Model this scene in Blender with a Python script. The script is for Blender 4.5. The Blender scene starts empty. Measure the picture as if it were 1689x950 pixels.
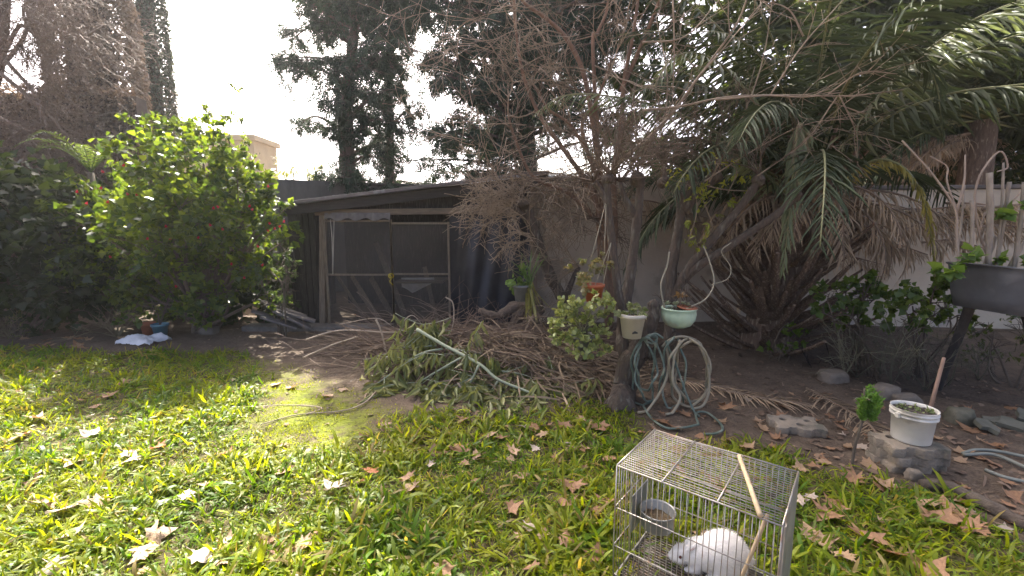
import bpy, bmesh, math, random
import numpy as np
from mathutils import Vector, Matrix, noise as mnoise

random.seed(7)
rng = np.random.default_rng(11)
PI = math.pi
S = bpy.context.scene
COL = S.collection

# ------------------------------------------------------------------ camera
F, CX, CY = 720.0, 844.5, 475.0           # focal length and centre, in pixels of the 1689 x 950 photograph
CAMZ = 1.5
PITCH = math.atan(100 / F)
cam = bpy.data.cameras.new('camera')
cam.sensor_width = 36.0
cam.lens = 36.0 * F / 1689.0
cam.clip_start, cam.clip_end = 0.05, 2000
cam_o = bpy.data.objects.new('camera', cam)
cam_o.location = (0, 0, CAMZ)
cam_o.rotation_euler = (PI / 2 - PITCH, 0, 0)
COL.objects.link(cam_o)
S.camera = cam_o

# ------------------------------------------------------------------ sky and sun
SUN_AZ, SUN_EL = math.radians(-25), math.radians(45)      # azimuth from +Y, negative to the left
W = bpy.data.worlds.new('World'); S.world = W; W.use_nodes = True
nt = W.node_tree; nt.nodes.clear()
sky = nt.nodes.new('ShaderNodeTexSky'); sky.sky_type = 'NISHITA'; sky.sun_disc = False
sky.sun_elevation = SUN_EL; sky.sun_rotation = SUN_AZ
sky.air_density = 0.25; sky.dust_density = 5.0; sky.ozone_density = 0.0
bg = nt.nodes.new('ShaderNodeBackground'); bg.inputs['Strength'].default_value = 0.15
wo = nt.nodes.new('ShaderNodeOutputWorld')
nt.links.new(sky.outputs[0], bg.inputs[0]); nt.links.new(bg.outputs[0], wo.inputs[0])
sun = bpy.data.lights.new('sun', 'SUN'); sun.energy = 3.5; sun.angle = math.radians(0.5); sun.color = (1, 0.95, 0.85)
sun_o = bpy.data.objects.new('sun', sun); COL.objects.link(sun_o)
SV = Vector((math.sin(SUN_AZ) * math.cos(SUN_EL), math.cos(SUN_AZ) * math.cos(SUN_EL), math.sin(SUN_EL)))
sun_o.rotation_euler = SV.to_track_quat('Z', 'Y').to_euler(); sun_o.location = SV * 40
S.view_settings.view_transform = 'Standard'; S.view_settings.look = 'None'
S.view_settings.gamma = 1; S.view_settings.exposure = 2.52; S.view_settings.use_curve_mapping = False
S.cycles.max_bounces = 8; S.cycles.transparent_max_bounces = 16
S.cycles.diffuse_bounces = 4; S.cycles.glossy_bounces = 2; S.cycles.transmission_bounces = 4
S.cycles.sample_clamp_indirect = 6

# ------------------------------------------------------------------ surveying helpers
cp, sp = math.cos(PITCH), math.sin(PITCH)
def ray(px, py):
    u, v = (px - CX) / F, -(py - CY) / F
    return np.array([u, cp + v * sp, -sp + v * cp])
def P(px, py, Y):                         # the point at forward distance Y
    d = ray(px, py); return np.array([0, 0, CAMZ]) + d * (Y / d[1])
def G(px, py, z=0.0):                     # the point at height z
    d = ray(px, py); return np.array([0, 0, CAMZ]) + d * ((z - CAMZ) / d[2])
def proj(p):                              # where a point stands in the photograph, to keep fronds off the tub
    x, y, z = p[0], p[1], p[2] - CAMZ; d = y * cp - z * sp; return CX + F * x / d, CY - F * (y * sp + z * cp) / d
def V(a): return Vector((float(a[0]), float(a[1]), float(a[2])))
def inpoly(x, y, poly):
    x = np.asarray(x); y = np.asarray(y); c = np.zeros(x.shape, bool); n = len(poly)
    for i in range(n):
        x0, y0 = poly[i][:2]; x1, y1 = poly[i - 1][:2]
        k = ((y0 > y) != (y1 > y)) & (x < (x1 - x0) * (y - y0) / (y1 - y0 + 1e-12) + x0)
        c ^= k
    return c
def fbm(x, y, s=1.0, seed=0.0, oct=3):    # cheap smooth noise for numpy arrays, about -1..1
    o = np.zeros(np.shape(x)); a = 1.0
    for k in range(oct):
        f = s * 2 ** k
        o = o + a * (np.sin(x * f * 1.7 + 1.3 * k + seed + 1.9 * np.sin(y * f * 1.1 + seed * 2 + k))
                     * np.cos(y * f * 1.5 - 0.7 * k + seed + 1.6 * np.sin(x * f * 0.9 - seed + 2 * k)))
        a *= 0.55
    return o / 1.6

# ------------------------------------------------------------------ materials
MATS = {}
def M(name, c1, c2=None, rough=0.8, scale=6.0, bump=0.0, bscale=None, transl=0.0, tcol=None, attr=False,
      metallic=0.0, stretch=(1, 1, 1), spec=0.5, alpha=None, c3=None, s3=40.0):
    if name in MATS: return MATS[name]
    m = bpy.data.materials.new(name); m.use_nodes = True; MATS[name] = m
    t = m.node_tree; N = t.nodes; L = t.links; N.clear()
    out = N.new('ShaderNodeOutputMaterial'); b = N.new('ShaderNodeBsdfPrincipled')
    b.inputs['Roughness'].default_value = rough; b.inputs['Metallic'].default_value = metallic
    b.inputs['Specular IOR Level'].default_value = spec
    tc = N.new('ShaderNodeTexCoord'); mp = N.new('ShaderNodeMapping')
    mp.inputs['Scale'].default_value = stretch
    L.new(tc.outputs['Object'], mp.inputs[0])
    nz = N.new('ShaderNodeTexNoise'); nz.inputs['Scale'].default_value = scale; nz.inputs['Detail'].default_value = 7
    nz.inputs['Roughness'].default_value = 0.62
    L.new(mp.outputs[0], nz.inputs[0])
    rp = N.new('ShaderNodeValToRGB')
    c2 = c2 or tuple(min(1, k * 0.7) for k in c1)
    rp.color_ramp.elements[0].position = 0.34; rp.color_ramp.elements[1].position = 0.66
    rp.color_ramp.elements[0].color = (*c1, 1); rp.color_ramp.elements[1].color = (*c2, 1)
    L.new(nz.outputs['Fac'], rp.inputs[0]); col = rp.outputs[0]
    if c3:
        n3 = N.new('ShaderNodeTexNoise'); n3.inputs['Scale'].default_value = s3; n3.inputs['Detail'].default_value = 4
        L.new(mp.outputs[0], n3.inputs[0])
        r3 = N.new('ShaderNodeValToRGB'); r3.color_ramp.elements[0].position = 0.55; r3.color_ramp.elements[1].position = 0.68
        L.new(n3.outputs['Fac'], r3.inputs[0])
        mx = N.new('ShaderNodeMixRGB'); mx.inputs[2].default_value = (*c3, 1)
        L.new(r3.outputs[0], mx.inputs[0]); L.new(col, mx.inputs[1]); col = mx.outputs[0]
    if attr:
        at = N.new('ShaderNodeAttribute'); at.attribute_name = 'Col'
        mx = N.new('ShaderNodeMixRGB'); mx.blend_type = 'MULTIPLY'; mx.inputs[0].default_value = 1
        L.new(col, mx.inputs[1]); L.new(at.outputs[0], mx.inputs[2]); col = mx.outputs[0]
    L.new(col, b.inputs['Base Color'])
    if bump:
        n2 = N.new('ShaderNodeTexNoise'); n2.inputs['Scale'].default_value = bscale or scale * 4; n2.inputs['Detail'].default_value = 6
        L.new(mp.outputs[0], n2.inputs[0])
        bp = N.new('ShaderNodeBump'); bp.inputs['Strength'].default_value = bump; bp.inputs['Distance'].default_value = 0.02
        L.new(n2.outputs['Fac'], bp.inputs['Height']); L.new(bp.outputs[0], b.inputs['Normal'])
    sh = b.outputs[0]
    if transl:
        tr = N.new('ShaderNodeBsdfTranslucent')
        mx = N.new('ShaderNodeMixRGB'); mx.blend_type = 'MULTIPLY'; mx.inputs[0].default_value = 1
        L.new(col, mx.inputs[1]); mx.inputs[2].default_value = (*(tcol or (1, 1, 1)), 1)
        L.new(mx.outputs[0], tr.inputs[0])
        ms = N.new('ShaderNodeMixShader'); ms.inputs[0].default_value = transl
        L.new(sh, ms.inputs[1]); L.new(tr.outputs[0], ms.inputs[2]); sh = ms.outputs[0]
    if alpha is not None:
        tp = N.new('ShaderNodeBsdfTransparent'); ms = N.new('ShaderNodeMixShader'); ms.inputs[0].default_value = alpha
        L.new(tp.outputs[0], ms.inputs[1]); L.new(sh, ms.inputs[2]); sh = ms.outputs[0]
    L.new(sh, out.inputs[0])
    return m

# ------------------------------------------------------------------ object helpers
def tag(o, label=None, cat=None, group=None, kind=None):
    if label: o['label'] = label
    if cat: o['category'] = cat
    if group: o['group'] = group
    if kind: o['kind'] = kind
    return o
def thing(name, label, cat, loc=(0, 0, 0), group=None):
    o = bpy.data.objects.new(name, None); COL.objects.link(o); o.empty_display_size = 0.1
    o.location = V(loc)
    return tag(o, label, cat, group)
def link(name, me, mat=None, parent=None, kind=None):
    # mesh data is in world coordinates; the parent empty's place is taken out again
    if mat is not None and not me.materials: me.materials.append(mat)
    o = bpy.data.objects.new(name, me); COL.objects.link(o)
    if parent is not None:
        q = parent; off = Vector((0, 0, 0))
        while q is not None: off += q.location; q = q.parent
        o.parent = parent; o.location = -off
    if kind: o['kind'] = kind
    return o
def npmesh(name, verts, faces_flat, starts, totals, col=None, smooth=False):
    me = bpy.data.meshes.new(name)
    me.vertices.add(len(verts)); me.vertices.foreach_set('co', np.ascontiguousarray(verts, dtype=np.float32).ravel())
    me.loops.add(len(faces_flat)); me.loops.foreach_set('vertex_index', np.ascontiguousarray(faces_flat, dtype=np.int32))
    me.polygons.add(len(starts))
    me.polygons.foreach_set('loop_start', np.ascontiguousarray(starts, dtype=np.int32))
    me.polygons.foreach_set('loop_total', np.ascontiguousarray(totals, dtype=np.int32))
    if smooth: me.polygons.foreach_set('use_smooth', np.ones(len(starts), bool))
    if col is not None:
        a = me.color_attributes.new('Col', 'FLOAT_COLOR', 'POINT')
        c4 = np.ones((len(verts), 4), np.float32); c4[:, :3] = col
        a.data.foreach_set('color', c4.ravel())
    me.update(calc_edges=True); me.validate()
    return me
def scatter(name, parts, smooth=True):
    """parts: list of (template verts, template faces, pos Nx3, R Nx3x3, scale N or Nx3, col Nx3 or None); one mesh."""
    vs, ls, st, tt, cs = [], [], [], [], []
    vo = lo = 0
    for tv, tf, pos, R, sc, col in parts:
        tv = np.asarray(tv, float); n = len(pos); k = len(tv)
        if n == 0: continue
        sc = np.asarray(sc, float)
        if sc.ndim == 1: sc = sc[:, None]
        q = tv[None] * sc[:, None, :]
        w = np.einsum('nij,nkj->nki', R, q) + np.asarray(pos)[:, None, :]
        vs.append(w.reshape(-1, 3))
        fl = np.concatenate([np.asarray(f) for f in tf]); ft = np.array([len(f) for f in tf])
        ls.append((fl[None] + (np.arange(n) * k)[:, None] + vo).ravel())
        t = np.tile(ft, n); tt.append(t)
        s = np.concatenate([[0], np.cumsum(t)[:-1]]) + lo; st.append(s)
        vo += n * k; lo += len(fl) * n
        c = np.ones((n, 3)) if col is None else np.asarray(col)
        cs.append(np.repeat(c, k, axis=0))
    return npmesh(name, np.concatenate(vs), np.concatenate(ls), np.concatenate(st), np.concatenate(tt), np.concatenate(cs), smooth)
def frames(d, up):
    """rotation matrices with local y along d, local z near up."""
    d = d / (np.linalg.norm(d, axis=1, keepdims=True) + 1e-9)
    x = np.cross(d, up); x /= (np.linalg.norm(x, axis=1, keepdims=True) + 1e-9)
    z = np.cross(x, d)
    return np.stack([x, d, z], axis=2)
def rdir(n):
    v = rng.normal(size=(n, 3)); return v / np.linalg.norm(v, axis=1, keepdims=True)
def tubes(name, polys, k=5, smooth=True, cap=True):
    """polys: list of (points, radii)."""
    vs, ls, st, tt = [], [], [], []; vo = lo = 0
    an = np.arange(k) * 2 * PI / k; ca, sa = np.cos(an), np.sin(an)
    for pts, rad in polys:
        pts = np.asarray(pts, float); n = len(pts)
        rad = np.broadcast_to(np.asarray(rad, float), (n,))
        t = np.gradient(pts, axis=0); t /= (np.linalg.norm(t, axis=1, keepdims=True) + 1e-9)
        ref = np.array([0.31, 0.17, 0.93]) if abs(t[0, 2]) < 0.85 else np.array([0.95, 0.2, 0.1])
        u = np.cross(t, ref); u /= (np.linalg.norm(u, axis=1, keepdims=True) + 1e-9); w = np.cross(t, u)
        ring = pts[:, None] + rad[:, None, None] * (u[:, None] * ca[None, :, None] + w[:, None] * sa[None, :, None])
        vs.append(ring.reshape(-1, 3))
        i = np.arange(n - 1)[:, None] * k; j = np.arange(k)[None]; j2 = (j + 1) % k
        q = np.stack([i + j, i + j2, i + k + j2, i + k + j], axis=2).reshape(-1) + vo
        ls.append(q); m = (n - 1) * k
        st.append(np.arange(m) * 4 + lo); tt.append(np.full(m, 4)); lo += m * 4
        if cap:
            ls.append(np.arange(k)[::-1] + vo); ls.append(np.arange(k) + vo + (n - 1) * k)
            st.append(np.array([lo, lo + k])); tt.append(np.array([k, k])); lo += 2 * k
        vo += n * k
    return npmesh(name, np.concatenate(vs), np.concatenate(ls), np.concatenate(st), np.concatenate(tt), None, smooth)
def spline(pts, n=8):
    """Catmull-Rom through the points."""
    p = [np.asarray(q, float) for q in pts]; p = [2 * p[0] - p[1]] + p + [2 * p[-1] - p[-2]]; o = []
    for i in range(1, len(p) - 2):
        for t in np.linspace(0, 1, n, endpoint=False):
            a, b, c, d = p[i - 1], p[i], p[i + 1], p[i + 2]
            o.append(0.5 * (2 * b + (c - a) * t + (2 * a - 5 * b + 4 * c - d) * t * t + (3 * b - a - 3 * c + d) * t ** 3))
    o.append(p[-2]); return np.array(o)
def lerp_r(n, a, b): return np.linspace(a, b, n)
def gnarl(pts, rad, amp=0.15, seed=0):
    """irregular radii along a trunk."""
    n = len(pts); r = np.broadcast_to(np.asarray(rad, float), (n,)).copy()
    i = np.arange(n)
    return r * (1 + amp * np.sin(i * 1.3 + seed) * np.cos(i * 0.53 + seed * 2))
def bmesh_obj(name, bm, mat, parent=None, smooth=False, kind=None):
    me = bpy.data.meshes.new(name); bm.to_mesh(me); bm.free()
    if smooth:
        me.polygons.foreach_set('use_smooth', np.ones(len(me.polygons), bool))
    return link(name, me, mat, parent, kind)
def box_mesh(name, c, half, rot=None, bevel=0.0):
    bm = bmesh.new(); bmesh.ops.create_cube(bm, size=2.0)
    for v in bm.verts: v.co = Vector((v.co.x * half[0], v.co.y * half[1], v.co.z * half[2]))
    if bevel: bmesh.ops.bevel(bm, geom=bm.edges[:], offset=bevel, segments=1, affect='EDGES')
    R = rot.to_matrix().to_4x4() if rot is not None else Matrix()
    bm.transform(Matrix.Translation(V(c)) @ R)
    me = bpy.data.meshes.new(name); bm.to_mesh(me); bm.free(); return me
def beam(name, a, b, w, h, mat, parent=None, up=(0, 0, 1), bevel=0.004, wob=0.0):
    """a straight timber from a to b, w across and h along up."""
    a, b = V(a), V(b); d = b - a; ln = d.length; d.normalize()
    x = d.cross(Vector(up)); x.normalize(); z = x.cross(d)
    bm = bmesh.new(); bmesh.ops.create_cube(bm, size=1.0)
    for v in bm.verts: v.co = Vector((v.co.x * w, v.co.y * ln, v.co.z * h))
    if bevel: bmesh.ops.bevel(bm, geom=bm.edges[:], offset=bevel, segments=1, affect='EDGES')
    R = Matrix((x, d, z)).transposed().to_4x4()
    bm.transform(Matrix.Translation((a + b) / 2) @ R)
    return bmesh_obj(name, bm, mat, parent)
def lathe(name, prof, c, seg=28, tilt=None, rib=0.0, nrib=0):
    """profile of (radius, height) turned about the vertical through c."""
    vs, fs = [], []
    for r, z in prof:
        for i in range(seg):
            a = 2 * PI * i / seg; rr = r * (1 + rib * math.cos(nrib * a))
            vs.append((rr * math.cos(a), rr * math.sin(a), z))
    for j in range(len(prof) - 1):
        for i in range(seg):
            i2 = (i + 1) % seg
            fs.append((j * seg + i, j * seg + i2, (j + 1) * seg + i2, (j + 1) * seg + i))
    R = Matrix.Translation(V(c)) @ (tilt.to_matrix().to_4x4() if tilt is not None else Matrix())
    me = bpy.data.meshes.new(name); me.from_pydata([R @ Vector(v) for v in vs], [], fs); me.update()
    me.polygons.foreach_set('use_smooth', np.ones(len(fs), bool))
    return me
def disc(name, c, r, seg=24, bumpy=0.0, tilt=None):
    bm = bmesh.new(); bmesh.ops.create_circle(bm, cap_ends=True, cap_tris=True, segments=seg, radius=r)
    bmesh.ops.subdivide_edges(bm, edges=bm.edges[:], cuts=2, use_grid_fill=True)
    for v in bm.verts: v.co.z += random.uniform(-bumpy, bumpy)
    bm.transform(Matrix.Translation(V(c)) @ (tilt.to_matrix().to_4x4() if tilt is not None else Matrix()))
    me = bpy.data.meshes.new(name); bm.to_mesh(me); bm.free(); return me
from mathutils import Euler

# ------------------------------------------------------------------ leaf shapes (x across, y along, z normal), unit length
def blade(bend, w=0.10):
    ys = [0, 0.35, 0.72, 1.0]; vs = []
    for t in ys[:-1]:
        a = bend * t; y = t * math.cos(a * 0.6); z = -t * math.sin(a * 0.6) + 0.0
        ww = w * (0.75 + 0.5 * t if t < 0.4 else 1.0 - 0.25 * t)
        vs += [(-ww / 2, y, z), (ww / 2, y, z)]
    a = bend; vs.append((0, math.cos(a * 0.6), -math.sin(a * 0.6)))
    return vs, [(0, 1, 3, 2), (2, 3, 5, 4), (4, 5, 6)]
def oval(w=0.5, fold=0.12, droop=0.15):
    vs = [(0, 0, 0), (0, 0.5, 0), (0, 1, -droop), (-w * 0.42, 0.25, fold), (-w * 0.5, 0.55, fold), (-w * 0.25, 0.85, fold * 0.5 - droop * 0.6),
          (w * 0.42, 0.25, fold), (w * 0.5, 0.55, fold), (w * 0.25, 0.85, fold * 0.5 - droop * 0.6)]
    return vs, [(0, 1, 4, 3), (1, 2, 5, 4), (0, 6, 7, 1), (1, 7, 8, 2)]
def maple(curl=0.1):
    """five-lobed leaf outline, fan triangulated."""
    o = [(0.0, -0.05), (0.18, 0.02), (0.42, -0.06), (0.33, 0.16), (0.62, 0.40), (0.36, 0.42), (0.30, 0.56), (0.20, 0.62), (0.0, 1.0),
         (-0.20, 0.62), (-0.30, 0.56), (-0.36, 0.42), (-0.62, 0.40), (-0.33, 0.16), (-0.42, -0.06), (-0.18, 0.02)]
    vs = [(0, 0.28, 0)] + [(x, y, curl * (x * x * 2.2 + (y - 0.3) ** 2 * 1.4) + 0.03 * math.sin(9 * x + 5 * y)) for x, y in o]
    n = len(o); return vs, [(0, 1 + i, 1 + (i + 1) % n) for i in range(n)]
MAPLE_S = ([(0, 0.3, 0), (0.2, 0, .03), (0.52, 0.2, -.05), (0.32, 0.5, .04), (0, 1, -.1), (-0.32, 0.5, .04), (-0.52, 0.2, -.05), (-0.2, 0, .03)],
           [(0, 1, 2, 3), (0, 3, 4, 5), (0, 5, 6, 7), (0, 7, 1)])
SHARD = ([(-0.5, 0, 0), (0.5, 0.1, 0), (0.1, 1, 0.1)], [(0, 1, 2)])

def leaves_in(clumps, n_per, size, shape, tint, up=0.5, shell=0.55, flat=1.0, droop=0.0, size_var=0.35):
    """leaf data through a list of (centre, radius): more of them towards the outside, gaps between sprigs."""
    ps, ds, us = [], [], []
    for c, r in clumps:
        n = int(n_per * (r / 0.5) ** 2)
        if n < 1: continue
        ns = max(3, n // 14); sd = rdir(ns); sr = r * (shell + (1 - shell) * rng.random(ns) ** 0.6) * (0.8 + 0.35 * rng.random(ns))
        sc = np.asarray(c) + sd * sr[:, None] * np.array([1, 1, flat])
        w = rng.integers(0, ns, n)
        off = rng.normal(size=(n, 3)) * r * 0.13
        ps.append(sc[w] + off)
        d = sd[w] * 0.8 + rdir(n) * 0.8; d[:, 2] -= droop; ds.append(d)
        u = rdir(n) * (1 - up) + np.array([0, 0, up]) + sd[w] * 0.35; us.append(u)
    p, d, u = np.concatenate(ps), np.concatenate(ds), np.concatenate(us); n = len(p)
    s = size * (1 - size_var + 2 * size_var * rng.random(n))
    t = np.array(tint); a = rng.random((n, 1)); b = rng.random((n, 1))
    col = (t[0] * (1 - a) + t[1] * a) * (0.75 + 0.5 * b)
    tv, tf = shape
    return (tv, tf, p, frames(d, u), s, col)

def grow(out, p, d, ln, r, depth, kids=4, wig=0.25, grav=0.0, spread=0.8, shrink=0.62, seg=6, rmin=0.0025, spread_from=0.25):
    p = np.array(p, float); d = np.array(d, float); d /= np.linalg.norm(d)
    pts = [p.copy()]; step = ln / seg; ds = [d]
    for i in range(seg):
        d = d + rng.normal(size=3) * wig * 0.5 + np.array([0, 0, grav]); d /= np.linalg.norm(d)
        p = p + d * step; pts.append(p.copy()); ds.append(d)
    out.append((np.array(pts), np.linspace(r, max(rmin, r * 0.35), seg + 1)))
    if depth <= 0: return
    for k in range(kids):
        t = spread_from + (1 - spread_from) * rng.random(); i = min(seg, int(t * seg))
        a = ds[i] + rdir(1)[0] * spread; 
        grow(out, pts[i], a, ln * shrink * (0.6 + 0.6 * rng.random()), max(rmin, r * 0.5), depth - 1, kids, wig, grav, spread, shrink, max(3, seg - 1), rmin, spread_from)

# ================================================================== GROUND
def px_poly(pts): return [tuple(G(x, y)[:2]) for x, y in pts]
LAWN_A = px_poly([(-900, 950), (-500, 700), (-60, 573), (60, 576), (200, 582), (330, 580), (372, 578), (410, 592), (428, 625), (446, 655), (436, 690), (440, 735), (520, 742), (600, 735),
                  (640, 690), (700, 682), (800, 690), (880, 680), (960, 664), (1010, 668), (1070, 690), (1060, 720), (1130, 735), (1225, 735), (1290, 745), (1345, 775), (1440, 800),
                  (1545, 830), (1640, 880), (1760, 950), (1750, 1090), (-1200, 1090)])
MOSS = px_poly([(405, 590), (470, 610), (520, 640), (600, 665), (650, 690), (620, 735), (520, 750), (425, 740), (425, 690), (440, 650)])
def lawn_w(x, y):
    k = 0.10 * fbm(x, y, 3.1, 1.0); k2 = 0.10 * fbm(x, y, 3.3, 5.0)
    return inpoly(x + k, y + k2, LAWN_A) & ~(inpoly(x + k, y + k2, MOSS))
def soft(fn, x, y, r=0.16, k=14):
    x = np.asarray(x, float); y = np.asarray(y, float); o = np.zeros(x.shape)
    for i in range(k):
        a = i * 2.39996; q = r * math.sqrt((i + 0.5) / k); o += fn(x + q * math.cos(a), y + q * math.sin(a))
    return o / k
def moss_in(x, y): return inpoly(x + 0.10 * fbm(x, y, 3.7, 1), y + 0.10 * fbm(x, y, 3.7, 9), MOSS)
def soft_lawn(x, y): return soft(lawn_w, x, y)
def soft_moss(x, y): return soft(moss_in, x, y, 0.22)
def height(x, y):
    return 0.018 * fbm(x, y, 1.3, 2.0) + 0.006 * fbm(x, y, 6.0, 4.0)
fx = np.concatenate([[-120, -60, -30, -18, -12], np.arange(-8, 6.01, 0.07), [8, 12, 18, 30, 60, 120]])
fy = np.concatenate([[-60, -20, -6, -2], np.arange(0.5, 8.01, 0.07), [9, 11, 14, 20, 40, 90, 200]])
gx, gy = np.meshgrid(fx, fy); nx, ny = len(fx), len(fy)
gv = np.stack([gx.ravel(), gy.ravel(), height(gx.ravel(), gy.ravel())], 1)
mk_l = soft_lawn(gv[:, 0], gv[:, 1])
mk_m = soft_moss(gv[:, 0], gv[:, 1])
i, j = np.meshgrid(np.arange(nx - 1), np.arange(ny - 1)); b0 = (j * nx + i).ravel()
q = np.stack([b0, b0 + 1, b0 + nx + 1, b0 + nx], 1)
gme = npmesh('ground', gv, q.ravel(), np.arange(len(q)) * 4, np.full(len(q), 4), np.stack([mk_l, mk_m, 0 * mk_l], 1), True)
gm = bpy.data.materials.new('ground'); gm.use_nodes = True
t = gm.node_tree; N = t.nodes; L = t.links; bs = N['Principled BSDF']; bs.inputs['Roughness'].default_value = 0.95
bs.inputs['Specular IOR Level'].default_value = 0.2
at = N.new('ShaderNodeAttribute'); at.attribute_name = 'Col'; sx = N.new('ShaderNodeSeparateColor'); L.new(at.outputs[0], sx.inputs[0])
tc = N.new('ShaderNodeTexCoord')
def nzramp(scale, c1, c2, a=0.35, b=0.65, det=8):
    n = N.new('ShaderNodeTexNoise'); n.inputs['Scale'].default_value = scale; n.inputs['Detail'].default_value = det; n.inputs['Roughness'].default_value = 0.65
    L.new(tc.outputs['Object'], n.inputs[0]); r = N.new('ShaderNodeValToRGB')
    r.color_ramp.elements[0].color = (*c1, 1); r.color_ramp.elements[1].color = (*c2, 1)
    r.color_ramp.elements[0].position = a; r.color_ramp.elements[1].position = b
    L.new(n.outputs[0], r.inputs[0]); return r.outputs[0], n.outputs[0]
def mix(f, a, b):
    m = N.new('ShaderNodeMixRGB'); L.new(f, m.inputs[0]); L.new(a, m.inputs[1]); L.new(b, m.inputs[2]); return m.outputs[0]
soil, _ = nzramp(5, (0.105, 0.078, 0.055), (0.21, 0.158, 0.112)); grit, gn = nzramp(60, (0.06, 0.043, 0.03), (0.27, 0.205, 0.15), 0.4, 0.75)
f5, _ = nzramp(25, (0, 0, 0), (0.75, 0.75, 0.75)); soil = mix(f5, soil, grit)
under, _ = nzramp(30, (0.06, 0.055, 0.022), (0.13, 0.105, 0.05)); moss, mn = nzramp(9, (0.15, 0.185, 0.025), (0.25, 0.28, 0.035))
dk, _ = nzramp(28, (0.10, 0.08, 0.03), (0.9, 0.9, 0.9), 0.36, 0.46)
mm = N.new('ShaderNodeMixRGB'); mm.blend_type = 'MULTIPLY'; mm.inputs[0].default_value = 0.8; L.new(moss, mm.inputs[1]); L.new(dk, mm.inputs[2])
c = mix(sx.outputs[0], soil, under); patch, _ = nzramp(4.5, (0.15, 0.15, 0.15), (1, 1, 1), 0.38, 0.55)
mu = N.new('ShaderNodeMath'); mu.operation = 'MULTIPLY'; L.new(sx.outputs[1], mu.inputs[0]); L.new(patch, mu.inputs[1])
c = mix(mu.outputs[0], c, mm.outputs[0]); L.new(c, bs.inputs['Base Color'])
bp = N.new('ShaderNodeBump'); bp.inputs['Strength'].default_value = 0.9; bp.inputs['Distance'].default_value = 0.03
L.new(gn, bp.inputs['Height']); L.new(bp.outputs[0], bs.inputs['Normal'])
tag(link('ground', gme, gm), 'bare brown garden soil with a mossy patch between lawn and shed', 'ground', kind='structure')

# ---- grass: tufts of arching blades, thinning out into bare and dry patches
def make_grass():
    m = 43000
    ty = 1.12 + (5.6 - 1.12) * rng.random(m) ** 1.3
    tx = (rng.random(m) * 2 - 1) * (1.27 * ty + 0.3)
    w = soft_lawn(tx, ty)
    thin = fbm(tx, ty, 2.2, 3.0) + 0.6 * fbm(tx, ty, 6, 8.0)
    right = 1 / (1 + np.exp(-(tx - 0.1) * 1.2))
    keep = rng.random(m) < w * np.clip(0.95 + 0.45 * thin - 0.22 * right, 0.10, 1)
    tx, ty = tx[keep], ty[keep]; m = len(tx)
    cnt = rng.integers(3, 9, m); idx = np.repeat(np.arange(m), cnt); n = len(idx)
    tang = 5.0 * fbm(tx, ty, 5.0, 2.0) + rng.normal(size=m) * 0.8; tvig = np.clip(0.8 + 0.4 * fbm(tx, ty, 1.7, 6.0) + 0.22 * rng.normal(size=m), 0.35, 1.5)
    tone = np.clip(0.5 + 0.55 * fbm(tx, ty, 2.4, 7.0) + 0.25 * rng.normal(size=m), 0, 1); tdry = rng.random(m) < 0.03 + 0.05 * (fbm(tx, ty, 1.6, 12.0) > 0.35)
    X = tx[idx] + rng.normal(size=n) * 0.012; Y = ty[idx] + rng.normal(size=n) * 0.012; Z = height(X, Y)
    ang = tang[idx] + rng.normal(size=n) * 1.25
    lean = 0.2 + 1.0 * rng.random(n)
    d = np.stack([np.cos(ang) * np.sin(lean), np.sin(ang) * np.sin(lean), np.cos(lean)], 1)
    up = np.stack([-np.cos(ang) * 0.3, -np.sin(ang) * 0.3, np.full(n, 1.0)], 1) + rng.normal(size=(n, 3)) * 0.4
    s = (0.050 + 0.085 * rng.random(n) ** 1.4) * tvig[idx]
    a = np.clip(tone[idx] + 0.22 * rng.normal(size=n), 0, 1)[:, None]
    col = np.array([0.095, 0.185, 0.012]) * (1 - a) + np.array([0.30, 0.325, 0.018]) * a
    dry = tdry[idx] | (rng.random(n) < 0.035); col[dry] = np.array([0.34, 0.26, 0.11])
    col *= (0.65 + 0.6 * rng.random((n, 1)))
    parts = []; w = rng.integers(0, 4, n)
    for k, (bd, bw) in enumerate(((0.9, 0.125), (1.6, 0.14), (2.3, 0.12), (0.4, 0.10))):
        tv, tf = blade(bd, bw); q = w == k
        parts.append((tv, tf, np.stack([X, Y, Z - 0.004], 1)[q], frames(d[q], up[q]), s[q], col[q]))
    return scatter('grass', parts)
GRASS = M('grass_blade', (1, 1, 1), (0.85, 0.9, 0.8), rough=0.45, scale=3, transl=0.55, tcol=(1.6, 1.5, 0.38), attr=True, spec=0.35)
tag(link('grass', make_grass(), GRASS), 'broad bladed green lawn grass in patchy sunlight', 'grass', kind='stuff')
# moss cushions: tiny upright leaves on the damp patch
def make_moss():
    n = 26000; lo, hi = np.min(MOSS, 0), np.max(MOSS, 0); X = lo[0] - .1 + (hi[0] - lo[0] + .2) * rng.random(n); Y = lo[1] - .1 + (hi[1] - lo[1] + .2) * rng.random(n)
    k = rng.random(n) < soft_moss(X, Y) * np.clip(0.62 + 0.9 * fbm(X, Y, 3.5, 4.0) + 0.5 * fbm(X, Y, 11, 2.0), 0, 1); X, Y = X[k], Y[k]; n = len(X)
    cu = np.clip(fbm(X, Y, 9, 1.0), 0, 1) * 0.012; a = rng.random((n, 1)); d = rdir(n) * 0.7 + [0, 0, 0.8]
    col = (np.array([0.20, 0.25, 0.02]) * (1 - a) + np.array([0.34, 0.36, 0.035]) * a) * (0.7 + 0.5 * rng.random((n, 1)))
    return scatter('moss', [(*blade(0.6, 0.3), np.stack([X, Y, height(X, Y) + cu - 0.002], 1), frames(d, rdir(n)), 0.010 + 0.014 * rng.random(n), col)])
tag(link('moss', make_moss(), GRASS), 'patchy yellow-green moss on damp soil between lawn and brush pile', 'moss', kind='stuff')
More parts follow.
